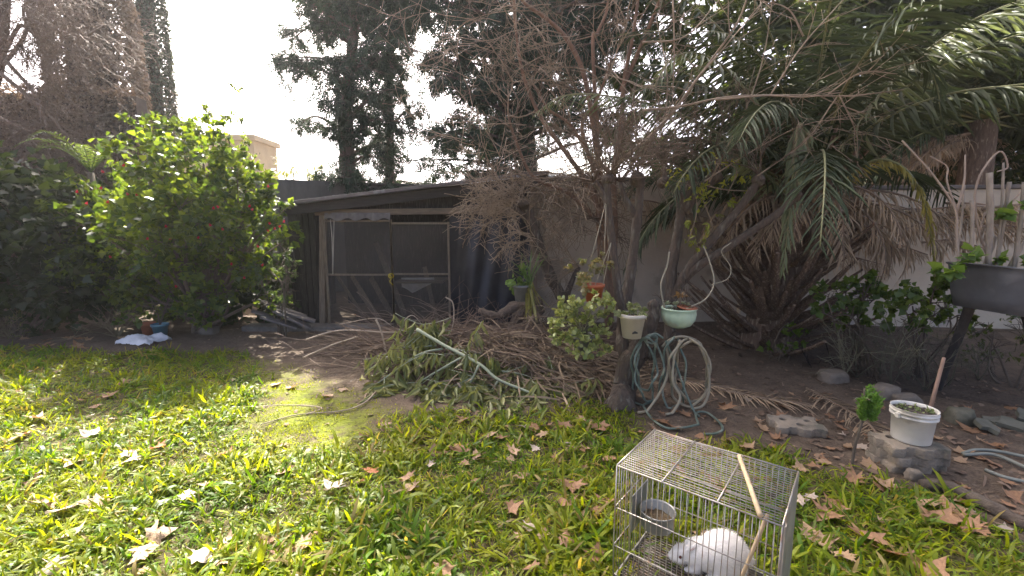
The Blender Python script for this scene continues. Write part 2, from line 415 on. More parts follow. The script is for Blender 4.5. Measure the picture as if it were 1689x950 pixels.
# ================================================================== WALLS AND BUILDINGS
PLASTER = M('plaster', (0.52, 0.44, 0.33), (0.42, 0.35, 0.26), rough=0.9, scale=1.6, bump=0.25, bscale=30, c3=(0.30, 0.25, 0.185), s3=2.2)
PLASTER_PALE = M('plaster_pale', (0.54, 0.46, 0.335), (0.44, 0.37, 0.27), rough=0.9, scale=1.5, bump=0.2, bscale=40, c3=(0.36, 0.32, 0.26), s3=2.5)
CONCRETE = M('concrete', (0.13, 0.115, 0.10), (0.08, 0.072, 0.063), rough=0.95, scale=3, bump=0.4, bscale=18, stretch=(1, 1, 0.35))
CAP = M('coping', (0.16, 0.14, 0.12), (0.09, 0.08, 0.07), rough=0.95, scale=5, bump=0.4)
def wall(name, a, b, h, th, mat, label, cap=True, z0=-0.1):
    a = np.array([*a, 0.0]); b = np.array([*b, 0.0]); t = thing(name, label, 'wall', (a + b) / 2)
    d = (b - a) / np.linalg.norm(b - a)
    beam('face', a + [0, 0, z0 / 2 + h / 2], b + [0, 0, z0 / 2 + h / 2], th, h - z0, mat, t, bevel=0.01)
    if cap: beam('coping', a - d * 0.02 + [0, 0, h + 0.033], b + d * 0.02 + [0, 0, h + 0.033], th + 0.07, 0.06, CAP, t, bevel=0.012)
    return t
wall('plaster_wall', (0.28, 6.95), (3.6, 6.95), 2.2, 0.18, PLASTER, 'weathered tan plaster wall behind the pollarded trees')
wall('garden_wall', (3.63, 6.9), (11.5, 6.1), 2.05, 0.18, PLASTER_PALE, 'pale cream plaster wall behind the palm and the shrubs')
wall('concrete_wall', (-6.6, 9.4), (-1.0, 11.6), 2.55, 0.22, CONCRETE, 'dark concrete boundary wall rising behind the shed roof', cap=False)
# far houses
def house(name, px0, px1, ytop, Y, dep, mat, label):
    a = P(px0, ytop, Y); b = P(px1, ytop, Y); h = a[2]
    t = thing(name, label, 'building', ((a[0] + b[0]) / 2, Y + dep / 2, 0))
    bm = bmesh.new(); bmesh.ops.create_cube(bm, size=1.0)
    for v in bm.verts: v.co = Vector((v.co.x * (b[0] - a[0]), v.co.y * dep, v.co.z * h))
    bm.transform(Matrix.Translation(((a[0] + b[0]) / 2, Y + dep / 2, h / 2)))
    bmesh_obj('wall', bm, mat, t)
    bm = bmesh.new(); bmesh.ops.create_cube(bm, size=1.0)
    for v in bm.verts: v.co = Vector((v.co.x * (b[0] - a[0] + 0.25), v.co.y * (dep + 0.25), v.co.z * 0.22))
    bm.transform(Matrix.Translation(((a[0] + b[0]) / 2, Y + dep / 2, h + 0.115)))
    bmesh_obj('parapet', bm, mat, t)
    return t
OCHRE = M('ochre_render', (0.50, 0.40, 0.24), (0.42, 0.33, 0.20), rough=0.9, scale=1.2, bump=0.15)
house('ochre_building', 250, 418, 232, 19, 1.8, OCHRE, 'flat roofed ochre building beyond the flowering shrub')
WHITE_ROOF = M('white_sheet_roof', (0.78, 0.78, 0.76), (0.66, 0.67, 0.66), rough=0.6, scale=2)
hw = thing('white_roofed_shed', 'low building with a white sloping roof above the tan plaster wall', 'building', P(940, 300, 11.5) * [1, 1, 0])
a, b = P(850, 290, 10.2), P(1015, 290, 10.2); za = a[2]; dz = P(930, 256, 13.2)[2]
for nm, vs, fs in (('roof', [(a[0], 10.2, za), (b[0], 10.2, za), (b[0] * 1.2, 13.2, dz), (a[0] * 1.3, 13.2, dz)], [(0, 1, 2, 3)]), ('wall', [(a[0] + .1, 10.35, 0), (b[0] - .1, 10.35, 0), (b[0] - .1, 10.35, za), (a[0] + .1, 10.35, za)], [(0, 1, 2, 3)])):
    me = bpy.data.meshes.new(nm); me.from_pydata(vs, [], fs); me.update(); o = link(nm, me, WHITE_ROOF if nm == 'roof' else PLASTER, hw); md = o.modifiers.new('t', 'SOLIDIFY'); md.thickness = 0.05; md.offset = -1

# ================================================================== SHED
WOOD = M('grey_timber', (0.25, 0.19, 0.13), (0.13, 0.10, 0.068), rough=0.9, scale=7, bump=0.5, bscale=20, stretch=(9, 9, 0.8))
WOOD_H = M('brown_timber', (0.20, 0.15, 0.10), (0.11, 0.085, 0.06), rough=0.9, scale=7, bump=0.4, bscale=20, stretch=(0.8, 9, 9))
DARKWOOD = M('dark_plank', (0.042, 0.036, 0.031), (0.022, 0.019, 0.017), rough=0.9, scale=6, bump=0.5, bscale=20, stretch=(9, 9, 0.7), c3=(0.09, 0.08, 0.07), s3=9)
TIN = M('galvanised_roof', (0.30, 0.31, 0.32), (0.18, 0.18, 0.18), rough=0.38, scale=3, metallic=0.6, bump=0.1)
FIBRO = M('fibre_cement', (0.20, 0.18, 0.16), (0.12, 0.11, 0.10), rough=0.95, scale=9, bump=0.3)
SCREEN = M('insect_screen', (0.13, 0.115, 0.095), (0.075, 0.066, 0.055), rough=0.95, scale=2.5, alpha=0.5, spec=0.15)
TARP = M('dark_tarp', (0.030, 0.030, 0.034), (0.018, 0.018, 0.021), rough=0.42, scale=4, bump=0.2)
FRAME = M('door_frame_timber', (0.23, 0.18, 0.125), (0.14, 0.11, 0.075), rough=0.85, scale=9, bump=0.4, stretch=(6, 6, 1))
YS = 6.5
sh = thing('garden_shed', 'low dark lean-to shed with screened double doors and a sloping roof', 'shed', P(700, 540, YS) * [1, 1, 0])
def sx_(px, Y=YS): return P(px, 450, Y)[0]
def sz_(py, Y=YS, px=700): return P(px, py, Y)[2]
roof_l = P(462, 338, 6.25); roof_r = P(905, 285, 6.25)
def roof_pt(x, y):            # the roof rises to the right and a little to the back
    t_ = (x - roof_l[0]) / (roof_r[0] - roof_l[0]); return roof_l[2] + (roof_r[2] - roof_l[2]) * t_ + 0.085 * (y - 6.25)
# corrugated sheets, each a piece of its own
xs = np.linspace(roof_l[0] - 0.02, roof_r[0], 6)
for k in range(5):
    a, b = xs[k] - 0.02, xs[k + 1] + 0.02; n = 44; vs = []; fs = []
    for i_ in range(n + 1):
        x = a + (b - a) * i_ / n; z = 0.016 * math.sin(x * 2 * PI / 0.09) + 0.02 + 0.006 * (k % 2)
        for y in (6.18, 7.4, 8.75): vs.append((x, y, roof_pt(x, y) + z))
    for i_ in range(n):
        for jj in range(2): fs.append((i_ * 3 + jj, i_ * 3 + 3 + jj, i_ * 3 + 4 + jj, i_ * 3 + 1 + jj))
    me = bpy.data.meshes.new('roof_sheet'); me.from_pydata(vs, [], fs); me.update()
    o = link('roof_sheet', me, TIN, sh); md = o.modifiers.new('t', 'SOLIDIFY'); md.thickness = 0.006
p, q_ = roof_l.copy(), roof_r.copy(); p[1] = q_[1] = 6.165; p[2] = roof_pt(p[0], 6.165) + 0.012; q_[2] = roof_pt(q_[0], 6.165) + 0.012
beam('roof_edge', p, q_, 0.02, 0.048, M('rusty_edge', (0.15, 0.13, 0.115), (0.09, 0.075, 0.065), rough=0.6, scale=6, metallic=0.3, c3=(0.28, 0.28, 0.28), s3=5), sh)
# fascia beam, back wall, side wall, roof beam
for (a, b, hh, yy, mt) in ((462, 905, 0.14, 6.30, DARKWOOD),):
    p, q_ = P(a, 338, yy), P(b, 285, yy); p[2] = roof_pt(p[0], yy) - 0.09; q_[2] = roof_pt(q_[0], yy) - 0.09
    beam('fascia', p, q_, 0.04, hh, M('fascia_board', (0.05, 0.043, 0.037), (0.03, 0.026, 0.022), rough=0.85, scale=8, bump=0.3, stretch=(0.7, 8, 8)), sh)
for yy in (7.2, 8.2):
    p = np.array([roof_l[0] + .1, yy, roof_pt(roof_l[0] + .1, yy) - 0.07]); q_ = np.array([roof_r[0] - .05, yy, roof_pt(roof_r[0] - .05, yy) - 0.07])
    beam('roof_purlin', p, q_, 0.06, 0.09, DARKWOOD, sh)
zt = 2.0
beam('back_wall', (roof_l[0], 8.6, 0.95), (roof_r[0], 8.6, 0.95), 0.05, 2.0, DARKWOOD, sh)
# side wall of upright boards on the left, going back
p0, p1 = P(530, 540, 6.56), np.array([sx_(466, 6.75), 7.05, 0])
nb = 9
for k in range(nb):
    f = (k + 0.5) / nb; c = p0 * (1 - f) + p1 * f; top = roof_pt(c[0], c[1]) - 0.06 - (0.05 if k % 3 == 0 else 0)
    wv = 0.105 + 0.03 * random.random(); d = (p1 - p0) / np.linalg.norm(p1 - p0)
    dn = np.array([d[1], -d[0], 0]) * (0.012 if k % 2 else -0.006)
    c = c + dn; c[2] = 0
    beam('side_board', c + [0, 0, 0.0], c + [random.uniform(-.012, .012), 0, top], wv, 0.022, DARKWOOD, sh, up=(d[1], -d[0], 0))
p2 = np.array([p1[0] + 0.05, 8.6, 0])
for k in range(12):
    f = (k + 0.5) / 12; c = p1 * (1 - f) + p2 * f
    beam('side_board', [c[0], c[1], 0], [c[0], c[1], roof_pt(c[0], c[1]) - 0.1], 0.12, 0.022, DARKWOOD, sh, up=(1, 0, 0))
# front posts and beam
def vpost(px, py0, py1, w, mat, name='post', Y=YS, dx=0):
    a, b = P(px, py1, Y), P(px + dx, py0, Y); return beam(name, a, b, w, w, mat, sh, up=(0, 1, 0))
vpost(533, 338, 545, 0.085, WOOD, 'corner_post', 6.46)
vpost(880, 300, 540, 0.10, WOOD, 'corner_post', 6.5)
a, b = P(520, 345, 6.40), P(885, 352, 6.44); a[2] = sz_(351); b[2] = sz_(347, px=880)
beam('lintel', a, b, 0.07, 0.085, WOOD_H, sh)
# scalloped fibre cement strip hanging above the left door
xa, xb = sx_(541, 6.36), sx_(648, 6.36); n = 48; vs, fs = [], []
for i_ in range(n + 1):
    x = xa + (xb - xa) * i_ / n; w_ = math.sin((x - xa) / (xb - xa) * 2 * PI * 3.6)
    zt_ = sz_(351, 6.36); zb = sz_(362, 6.36) + 0.022 * w_
    vs += [(x, 6.36 + 0.02 * w_, zt_), (x, 6.34 + 0.025 * w_, zb)]
fs = [(2 * i_, 2 * i_ + 2, 2 * i_ + 3, 2 * i_ + 1) for i_ in range(n)]
me = bpy.data.meshes.new('corrugated_strip'); me.from_pydata(vs, [], fs); me.update()
o = link('corrugated_strip', me, FIBRO, sh); md = o.modifiers.new('t', 'SOLIDIFY'); md.thickness = 0.008
# doors: frame pieces as sub-parts
def door(x0, x1, y0, y1, ymid):
    # pixel corners on the front plane
    p = P((x0 + x1) / 2, y1, 6.42)
    A, B = P(x0, y1, 6.42), P(x1, y0, 6.42)
    xs0, xs1, z0, z1 = A[0], B[0], max(A[2], 0.03), B[2]; zm = P(x0, ymid, 6.42)[2]; Yd = 6.42
    n = 14; vs = []; fs = []
    for i_ in range(n + 1):
        for jj in range(n + 1):
            u, v = i_ / n, jj / n; bulge = 0.025 * math.sin(PI * u) * math.sin(2 * PI * v) + 0.006 * math.sin(9 * u + 5 * v)
            vs.append((xs0 + (xs1 - xs0) * u, Yd + 0.004 + bulge * 0.5, z0 + (z1 - z0) * v))
    fs = [(i_ * (n + 1) + jj, (i_ + 1) * (n + 1) + jj, (i_ + 1) * (n + 1) + jj + 1, i_ * (n + 1) + jj + 1) for i_ in range(n) for jj in range(n)]
    me = bpy.data.meshes.new('screen'); me.from_pydata(vs, [], fs); me.update()
    d = link('door', me, SCREEN, sh)
    w = 0.030
    for (a, b, up) in (((xs0 + w / 2, Yd, z0), (xs0 + w / 2, Yd, z1), (0, 1, 0)), ((xs1 - w / 2, Yd, z0), (xs1 - w / 2, Yd, z1), (0, 1, 0))):
        beam('stile', a, b, w, 0.035, FRAME, d, up=up).location = (0, 0, 0)
    for z in (z0 + 0.03, zm, z1 - 0.02):
        beam('rail', (xs0 + w, Yd, z), (xs1 - w, Yd, z), 0.026, 0.028, FRAME, d).location = (0, 0, 0)
    return d
door(543, 646, 362, 541, 453)
door(649, 741, 366, 532, 452)
# boards leaning inside, an old cloth, the yellow tie on the latch
for k, (xa, ya, xb, yb) in enumerate(((556, 455, 612, 540), (580, 455, 628, 530), (612, 458, 652, 530), (590, 480, 640, 545), (700, 440, 720, 530), (620, 400, 668, 520))):
    beam('leaning_board', P(xa, ya, 6.95 + 0.05 * k), P(xb, yb, 6.62 + 0.03 * k), 0.05 + 0.02 * (k % 3), 0.02, WOOD, sh, up=(0, 1, 0))
for k, (xa, ya, xb, yb) in enumerate(((752, 440, 800, 520), (770, 420, 838, 500), (790, 455, 826, 520))):
    beam('leaning_board', P(xa, ya, 6.75 + 0.05 * k), P(xb, yb, 6.58 + 0.02 * k), 0.035, 0.02, DARKWOOD, sh, up=(0, 1, 0))
n = 12; vs = []; fs = []
for i_ in range(n + 1):
    for jj in range(7):
        u, v = i_ / n, jj / 6; drop = 0.24 - 0.13 * abs(2 * u - 0.7)
        p = P(662 + 54 * u, 458, 6.8); vs.append((p[0], 6.8 + 0.03 * math.sin(14 * u) * v, p[2] - v * drop))
fs = [(i_ * 7 + jj, i_ * 7 + 7 + jj, i_ * 7 + 8 + jj, i_ * 7 + 1 + jj) for i_ in range(n) for jj in range(6)]
me = bpy.data.meshes.new('old_cloth'); me.from_pydata(vs, [], fs); me.update()
link('old_cloth', me, M('old_cloth', (0.62, 0.60, 0.56), (0.5, 0.48, 0.45), rough=0.95, scale=7), sh)
beam('table_top', P(658, 462, 6.85), P(735, 462, 6.85), 0.6, 0.03, WOOD_H, sh)
kn = [P(645 + 4 * math.cos(a) , 455 + 3.5 * math.sin(a), 6.37 + 0.02 * math.sin(2 * a)) for a in np.linspace(0, 2 * PI, 10)]
link('latch_tie', tubes('latch_tie', [(spline(kn, 4), 0.009), (spline([P(641, 452, 6.36), P(646, 458, 6.36), P(643, 464, 6.36), P(648, 470, 6.36)], 4), 0.008)]),
     M('yellow_rag', (0.62, 0.47, 0.05), (0.45, 0.33, 0.04), rough=0.9, scale=20), sh)
link('hanging_cord', tubes('hanging_cord', [(spline([P(545, 362, 6.35), P(548, 400, 6.34), P(549, 450, 6.35)], 5), 0.007), (spline([P(551, 364, 6.35), P(550, 410, 6.34), P(549, 452, 6.35)], 5), 0.006)]),
     M('old_cord', (0.42, 0.38, 0.32), rough=0.9), sh)
# tarpaulin on the right bay, hanging in slack folds
n, m_ = 40, 16; vs = []; xa, xb = sx_(742, 6.5), sx_(878, 6.5)
for i_ in range(n + 1):
    for jj in range(m_ + 1):
        u, v = i_ / n, jj / m_; z = 0.02 + v * (sz_(356) - 0.02)
        y = 6.56 + 0.045 * math.sin(11 * u + 3.2 * v) * (0.4 + 0.6 * (1 - v)) + 0.02 * math.sin(27 * u - 6 * v)
        vs.append((xa + (xb - xa) * u, y, z))
fs = [(i_ * (m_ + 1) + jj, (i_ + 1) * (m_ + 1) + jj, (i_ + 1) * (m_ + 1) + jj + 1, i_ * (m_ + 1) + jj + 1) for i_ in range(n) for jj in range(m_)]
me = bpy.data.meshes.new('tarpaulin'); me.from_pydata(vs, [], fs); me.update(); me.polygons.foreach_set('use_smooth', np.ones(len(fs), bool))
link('tarpaulin', me, TARP, sh)
# gable board closing the triangle under the roof
vs = [(sx_(742, 6.5), 6.52, sz_(352)), (sx_(880, 6.5), 6.52, sz_(346, px=880)), (sx_(880, 6.5), 6.52, roof_pt(sx_(880), 6.5) - 0.05), (sx_(560), 6.52, roof_pt(sx_(560), 6.5) - 0.05), (sx_(535), 6.52, sz_(352))]
me = bpy.data.meshes.new('gable_board'); me.from_pydata(vs, [], [(0, 1, 2, 3, 4)]); me.update()
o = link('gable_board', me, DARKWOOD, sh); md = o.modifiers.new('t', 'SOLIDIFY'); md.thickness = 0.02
# concrete sill in front of the doors
tag(link('shed_sill', box_mesh('shed_sill', P(470, 548, 6.0) * [1, 1, 0] + [0.3, 0.35, 0.02], (1.05, 0.14, 0.05), bevel=0.015), M('old_sill', (0.20, 0.18, 0.15), (0.11, 0.10, 0.085), rough=0.95, scale=6, bump=0.5)),
    'low concrete sill in front of the shed doors', 'sill')
# stacked old boards beside the shed
for k, (xa, ya, xb, yb, Y1, Y2, z) in enumerate(((425, 495, 505, 522, 6.0, 6.2, 0), (440, 505, 520, 530, 5.95, 6.15, 0), (415, 512, 498, 540, 5.85, 6.1, 0), (452, 512, 512, 541, 5.9, 6.05, 0), (430, 522, 490, 545, 5.8, 5.95, 0))):
    pa, pb = P(xa, ya, Y1), P(xb, yb, Y2); pb[2] = max(pb[2], 0.03 + 0.02 * k)
    o = beam('old_board', pa, pb, 0.15 + 0.03 * (k % 2), 0.028, M('silver_board', (0.17, 0.15, 0.135), (0.10, 0.09, 0.08), rough=0.85, scale=6, bump=0.4, stretch=(1, 5, 5)))
    tag(o, 'weathered grey board in the slumped stack beside the shed', 'board', 'old boards slumped beside the shed')
# ================================================================== LEFT: CREEPER WALL, CREEPER TREES
BRICK = M('creeper_wall_face', (0.11, 0.084, 0.066), (0.07, 0.05, 0.04), rough=0.95, scale=4, bump=0.4)
TWIG_BROWN = M('creeper_twig', (0.24, 0.175, 0.13), (0.15, 0.11, 0.085), rough=0.75, scale=12, spec=0.35)
CREEPER = M('creeper_leaf', (1, 1, 1), (0.8, 0.78, 0.76), rough=0.45, scale=5, attr=True, transl=0.42, tcol=(1.15, 1.0, 0.85), spec=0.45)
CONE_TINT = (np.array([0.185, 0.14, 0.102]), np.array([0.31, 0.25, 0.19]))
def creeper_shards(p, nrm, size, tint):
    n = len(p); d = rdir(n) * 0.8 + np.array([0, 0, -0.7]) + nrm * 0.35
    a = rng.random((n, 1)); col = (tint[0] * (1 - a) + tint[1] * a) * (0.6 + 0.8 * rng.random((n, 1)))
    tv, tf = [(0, 0, 0), (0.3, 0.45, 0.06), (0, 1, -0.1), (-0.3, 0.5, 0.06)], [(0, 1, 2, 3)]
    return (tv, tf, p, frames(d, nrm + rdir(n) * 0.9), size * (0.6 + 0.8 * rng.random(n)), col)
# wall
wl = thing('creeper_wall', 'tall brown wall smothered in leafless creeper behind the dark shrub', 'wall', (-10.4, 8.8, 0))
wa, wb = P(-420, 160, 8.2), P(232, 160, 8.9); ztop = P(60, 152, 8.5)[2]
beam('face', [wa[0], wa[1], ztop / 2], [wb[0], wb[1], ztop / 2], 0.3, ztop, BRICK, wl)
n = 40000; u = rng.random(n); v = rng.random(n) ** 0.85
dw = (wb - wa); dw[2] = 0; nw = np.array([dw[1], -dw[0], 0]); nw /= np.linalg.norm(nw)
pp = wa[None] * [1, 1, 0] + dw[None] * u[:, None] + np.stack([0 * u, 0 * u, v * (ztop + 0.15)], 1) + nw * (0.17 + 0.10 * rng.random((n, 1)) + 0.07 * fbm(u * 9, v * 5, 2)[:, None])
link('creeper', scatter('creeper', [creeper_shards(pp, np.tile(nw, (n, 1)), 0.065, CONE_TINT)]), CREEPER, wl, 'stuff')
tw = []
for k in range(170):
    u_ = random.random(); s0 = wa * [1, 1, 0] + dw * u_ + np.array([0, 0, random.random() * ztop]) + nw * 0.28
    grow(tw, s0, np.array([rng.normal() * 0.6, -0.1, -0.7 + rng.normal() * 0.5]), 0.7 + random.random() * 0.8, 0.009, 1, kids=3, wig=0.5, grav=-0.06, seg=6, rmin=0.003)
link('hanging_stems', tubes('hanging_stems', tw, 4), TWIG_BROWN, wl, 'stuff')
# two creeper-clad trunks
def clad(px0, px1, Y, ht, label, name, tint, n, taper=0.75, top_green=None, lean=0.0):
    a, b = P(px0, 250, Y), P(px1, 250, Y); cx = (a[0] + b[0]) / 2; R0 = (b[0] - a[0]) / 2
    t_ = thing(name, label, 'tree', (cx, Y, 0))
    pts = np.array([[cx + lean * z_ + 0.05 * math.sin(z_), Y, z_] for z_ in np.linspace(-0.1, ht * 0.93, 12)])
    link('trunk', tubes('trunk', [(pts, np.linspace(R0 * 0.7, R0 * 0.35, 12))], 12), BRICK, t_)
    z_ = rng.random(n) * ht; an = rng.random(n) * 2 * PI
    bul = 1 + 0.10 * fbm(an * 1.2, z_ * 0.7, 1.4, px0 * 0.1) + 0.06 * fbm(an * 3, z_ * 2.5, 1.4, 3)
    prof = R0 * (1 - (1 - taper) * (z_ / ht)) * np.clip((ht - z_) / (0.22 * ht), 0.1, 1) ** 0.5
    rr = prof * bul * (0.86 + 0.16 * rng.random(n))
    nr = np.stack([np.cos(an), np.sin(an), 0.1 + 0 * an], 1)
    p = np.stack([cx + lean * z_ + rr * np.cos(an), Y + rr * np.sin(an), z_], 1)
    part = creeper_shards(p, nr, 0.078, tint)
    if top_green is not None:
        g = np.clip((z_ - ht * 0.30) / (ht * 0.25) + rng.normal(size=n) * 0.35, 0, 1)[:, None]
        col = part[5] * (1 - g) + g * top_green * (0.6 + 0.8 * rng.random((n, 1))); part = (*part[:5], col)
    link('creeper', scatter('creeper', [part]), CREEPER, t_, 'stuff')
    tw = []
    for k in range(110):
        a_ = random.random() * 2 * PI; z0 = random.random() * ht * 0.9; r_ = R0 * (1 - (1 - taper) * z0 / ht) * 0.95
        grow(tw, [cx + lean * z0 + r_ * math.cos(a_), Y + r_ * math.sin(a_), z0], [math.cos(a_) * 0.7, math.sin(a_) * 0.7, rng.normal() * 0.7], 0.35 + 0.3 * random.random(), 0.007, 1, kids=3, wig=0.6, seg=4, rmin=0.003)
    link('stems', tubes('stems', tw, 4), TWIG_BROWN, t_, 'stuff')
    return t_
clad(108, 238, 9.6, 7.6, 'thick trunk clad in brown leafless creeper beside the slim cypress', 'creeper_clad_tree', CONE_TINT, 42000, taper=0.9)
clad(236, 292, 11.2, 8.6, 'slim dark cypress column wrapped in brown creeper', 'cypress_tree', (np.array([0.19, 0.145, 0.10]), np.array([0.27, 0.21, 0.15])), 24000, taper=0.9, top_green=np.array([0.075, 0.10, 0.07]))
# bare tree in the corner with tangled hanging twigs
bt = thing('bare_tree', 'bare twisted tree with tangled hanging twigs above the creeper wall', 'tree', P(20, 300, 7.6) * [1, 1, 0])
lim, tw = [], []
b0 = P(-70, 420, 7.6); b0[2] = -0.1
lim.append((spline([b0, P(-60, 250, 7.6), P(-10, 120, 7.6), P(10, -40, 7.7)], 6), np.linspace(0.16, 0.08, 19)))
mains = ([(-20, 150), (30, 45), (62, 62), (110, 76)], [(62, 62), (45, 20), (40, -60)], [(-30, 150), (40, 60), (40, 10), (90, -30)], [(10, 100), (60, 160), (80, 220)], [(40, 30), (130, 60), (170, 40)],
         [(0, 120), (90, 200), (150, 290)], [(-40, 60), (20, -20), (100, -60)], [(-30, 180), (60, 230), (90, 300)])
for k, m_ in enumerate(mains):
    pts = spline([P(x, y, 7.5 + 0.15 * math.sin(k + i_)) for i_, (x, y) in enumerate(m_)], 6)
    lim.append((pts, np.linspace(0.034, 0.012, len(pts))))
    for q_ in range(30):
        i_ = random.randrange(2, len(pts))
        grow(tw, pts[i_], [rng.normal(), rng.normal() * 0.7, -0.5 + rng.normal() * 0.5], 0.55 + 0.6 * random.random(), 0.007, 2, kids=3, wig=0.7, grav=-0.08, seg=6, rmin=0.0035)
link('trunk', tubes('trunk', lim, 7), TWIG_BROWN, bt); link('crown', tubes('crown', tw, 3), TWIG_BROWN, bt, 'stuff')

# ================================================================== SHRUBS ON THE LEFT
LEAF = M('shrub_leaf', (1, 1, 1), (0.82, 0.86, 0.8), rough=0.36, scale=4, transl=0.56, tcol=(1.7, 1.6, 0.4), attr=True, spec=0.5)
STEM = M('shrub_stem', (0.16, 0.125, 0.085), (0.09, 0.07, 0.05), rough=0.85, scale=9, bump=0.4)
def shrub(name, label, cat, base, clumps, Y, n_per, size, tint, shape=MAPLE_S, stems=True, jit=0.5, stem_r=0.028, up=0.45, leafmat=None, group=None, seed=0, inner=True):
    random.seed(seed + 5)
    base = np.asarray(base, float); t_ = thing(name, label, cat, base, group)
    cl = []; st_ = []
    for i_, c_ in enumerate(clumps):
        x, y, r = c_[:3]; dy = c_[3] if len(c_) > 3 else random.uniform(-jit, jit); yy = Y + dy
        c = P(x, y, yy); R = r * yy / F; cl.append((c, R))
        if stems:
            mid = base * 0.45 + c * 0.55 + np.array([0, 0, 0.1]); s_ = spline([base + np.array([random.uniform(-.12, .12), random.uniform(-.12, .12), -0.03]), mid + rng.normal(size=3) * 0.08, c], 6)
            st_.append((s_, np.linspace(stem_r * (0.7 + 0.6 * random.random()), 0.006, len(s_))))
            for q_ in range(5): grow(st_, s_[random.randrange(5, len(s_))], rdir(1)[0] + [0, 0, 0.3], R * 0.9, 0.007, 1, kids=3, seg=4)
    link('crown', scatter('crown', [leaves_in(cl, n_per, size, shape, tint, up=up)]), leafmat or LEAF, t_, 'stuff')
    if stems: link('stems', tubes('stems', st_, 5), STEM, t_)
    return t_, cl
fl_clumps = [(470, 345, 14, -.3), (480, 388, 12, -.3), (112, 300, 20), (212, 190, 11), (245, 198, 12), (352, 204, 13), (448, 318, 15, -.2), (95, 350, 22, -.5), (105, 440, 26, -.5), (300, 205, 12), (410, 285, 16), (440, 500, 12, -.4), (300, 232, 42), (236, 262, 45), (345, 262, 50), (272, 308, 58), (356, 322, 55), (412, 322, 42), (438, 352, 28, -0.3), (200, 335, 50), (180, 392, 60), (262, 385, 70), (335, 395, 70), (396, 396, 45, -0.2), (415, 442, 30, -0.3),
             (210, 450, 55), (290, 455, 60), (360, 452, 50), (140, 345, 45), (150, 430, 50), (245, 500, 40), (330, 500, 35), (215, 215, 16), (262, 218, 26), (330, 222, 26), (392, 275, 34), (425, 300, 24, -0.1), (456, 375, 22, -0.3), (300, 345, 60, -0.7), (230, 400, 55, -0.7), (350, 380, 50, -0.6)]
tintA = (np.array([0.045, 0.085, 0.026]), np.array([0.15, 0.195, 0.034]))
fs_, cl = shrub('flowering_shrub', 'tall leafy shrub dotted with small red flowers beside the shed', 'shrub', G(340, 546), fl_clumps, 6.25, 680, 0.076, tintA, seed=1)
# red hanging blooms, each a part
bm = bmesh.new()
for k in range(5):
    a = 2 * PI * k / 5
    pr = [(0.10, 0), (0.34, -0.45), (0.42, -0.9)]
    vv = []
    for r, z in pr:
        for da in (-0.62, 0.62): vv.append(bm.verts.new((r * math.cos(a + da * (1 if z > -0.8 else 0.8)), r * math.sin(a + da * (1 if z > -0.8 else 0.8)), z)))
    bm.faces.new((vv[0], vv[1], vv[3], vv[2])); bm.faces.new((vv[2], vv[3], vv[5], vv[4]))
fme = bpy.data.meshes.new('flower'); bm.to_mesh(fme); bm.free()
fme.materials.append(M('red_petal', (0.55, 0.03, 0.05), (0.42, 0.02, 0.035), rough=0.5, scale=20, transl=0.35, tcol=(1.3, 0.9, 0.9)))
spots = [(528, 52), (327, 163), (430, 78), (430, 148), (656, 167), (535, 173), (575, 178), (458, 207), (370, 212), (918, 228), (905, 232), (843, 358), (724, 362), (626, 362), (886, 305), (940, 322), (1138, 298), (1165, 320), (1130, 330), (1115, 475), (1035, 528),
         (742, 565), (462, 440), (1060, 225), (1072, 240), (1190, 312), (1135, 140), (1205, 290), (540, 322), (700, 310), (1090, 395), (980, 470)]
def root_off(o):
    off = Vector((0, 0, 0)); q = o
    while q is not None: off += q.location; q = q.parent
    return off
for (x, y) in spots:
    px, py = x * 560 / 1438, 250 + y * 370 / 950
    o = bpy.data.objects.new('flower', fme); COL.objects.link(o); o.parent = fs_
    o.location = V(P(px, py, 5.35 if px < 400 else 5.6)) - root_off(fs_); o.scale = (0.036,) * 3
    o.rotation_euler = (random.uniform(-.6, .6), random.uniform(-.6, .6), random.uniform(0, 6))
dk_clumps = [(40, 345, 70), (105, 400, 72), (25, 450, 70), (110, 470, 60), (60, 305, 48), (160, 480, 40), (-30, 400, 80), (-60, 330, 80), (-90, 450, 90), (55, 500, 45), (135, 335, 40), (-40, 500, 60), (130, 510, 30)]
tintB = (np.array([0.028, 0.046, 0.026]), np.array([0.046, 0.066, 0.034]))
shrub('dark_shrub', 'dense dark green broad-leaved shrub in front of the creeper wall', 'shrub', G(40, 552), dk_clumps, 6.3, 460, 0.105, tintB, seed=2)
hb_ = [(x, y, 46, dy) for x, y, dy in ((200, 330, 1.0), (270, 330, 1.1), (340, 340, 1.1), (400, 360, 1.0), (440, 400, 0.9), (230, 420, 1.0), (310, 430, 1.0), (390, 440, 0.9), (440, 460, 0.8), (180, 480, 0.8), (260, 500, 0.8), (340, 505, 0.8), (410, 505, 0.7), (120, 420, 1.0), (60, 480, 0.9), (455, 500, 0.6))]  # added hedge: stops the sun and keeps the soil behind the shrub dark
shrub('added_shade_hedge', 'dark hedge added to block sun behind the flowering shrub', 'hedge', P(320, 520, 7.1) * [1, 1, 0], hb_, 6.3, 420, 0.10, (np.array([0.030, 0.048, 0.026]), np.array([0.045, 0.065, 0.032])), seed=31)
gc = [(452, 452, 22), (470, 430, 20), (440, 480, 22), (476, 480, 20), (462, 405, 18), (485, 455, 14), (430, 455, 20)]
shrub('small_leaved_shrub', 'small grey-green shrub squeezed between flowering shrub and shed', 'shrub', P(462, 520, 6.0) * [1, 1, 0], gc, 5.95, 500, 0.055, (np.array([0.06, 0.095, 0.06]), np.array([0.09, 0.13, 0.08])), shape=oval(0.5), seed=3, jit=0.2, stem_r=0.012)
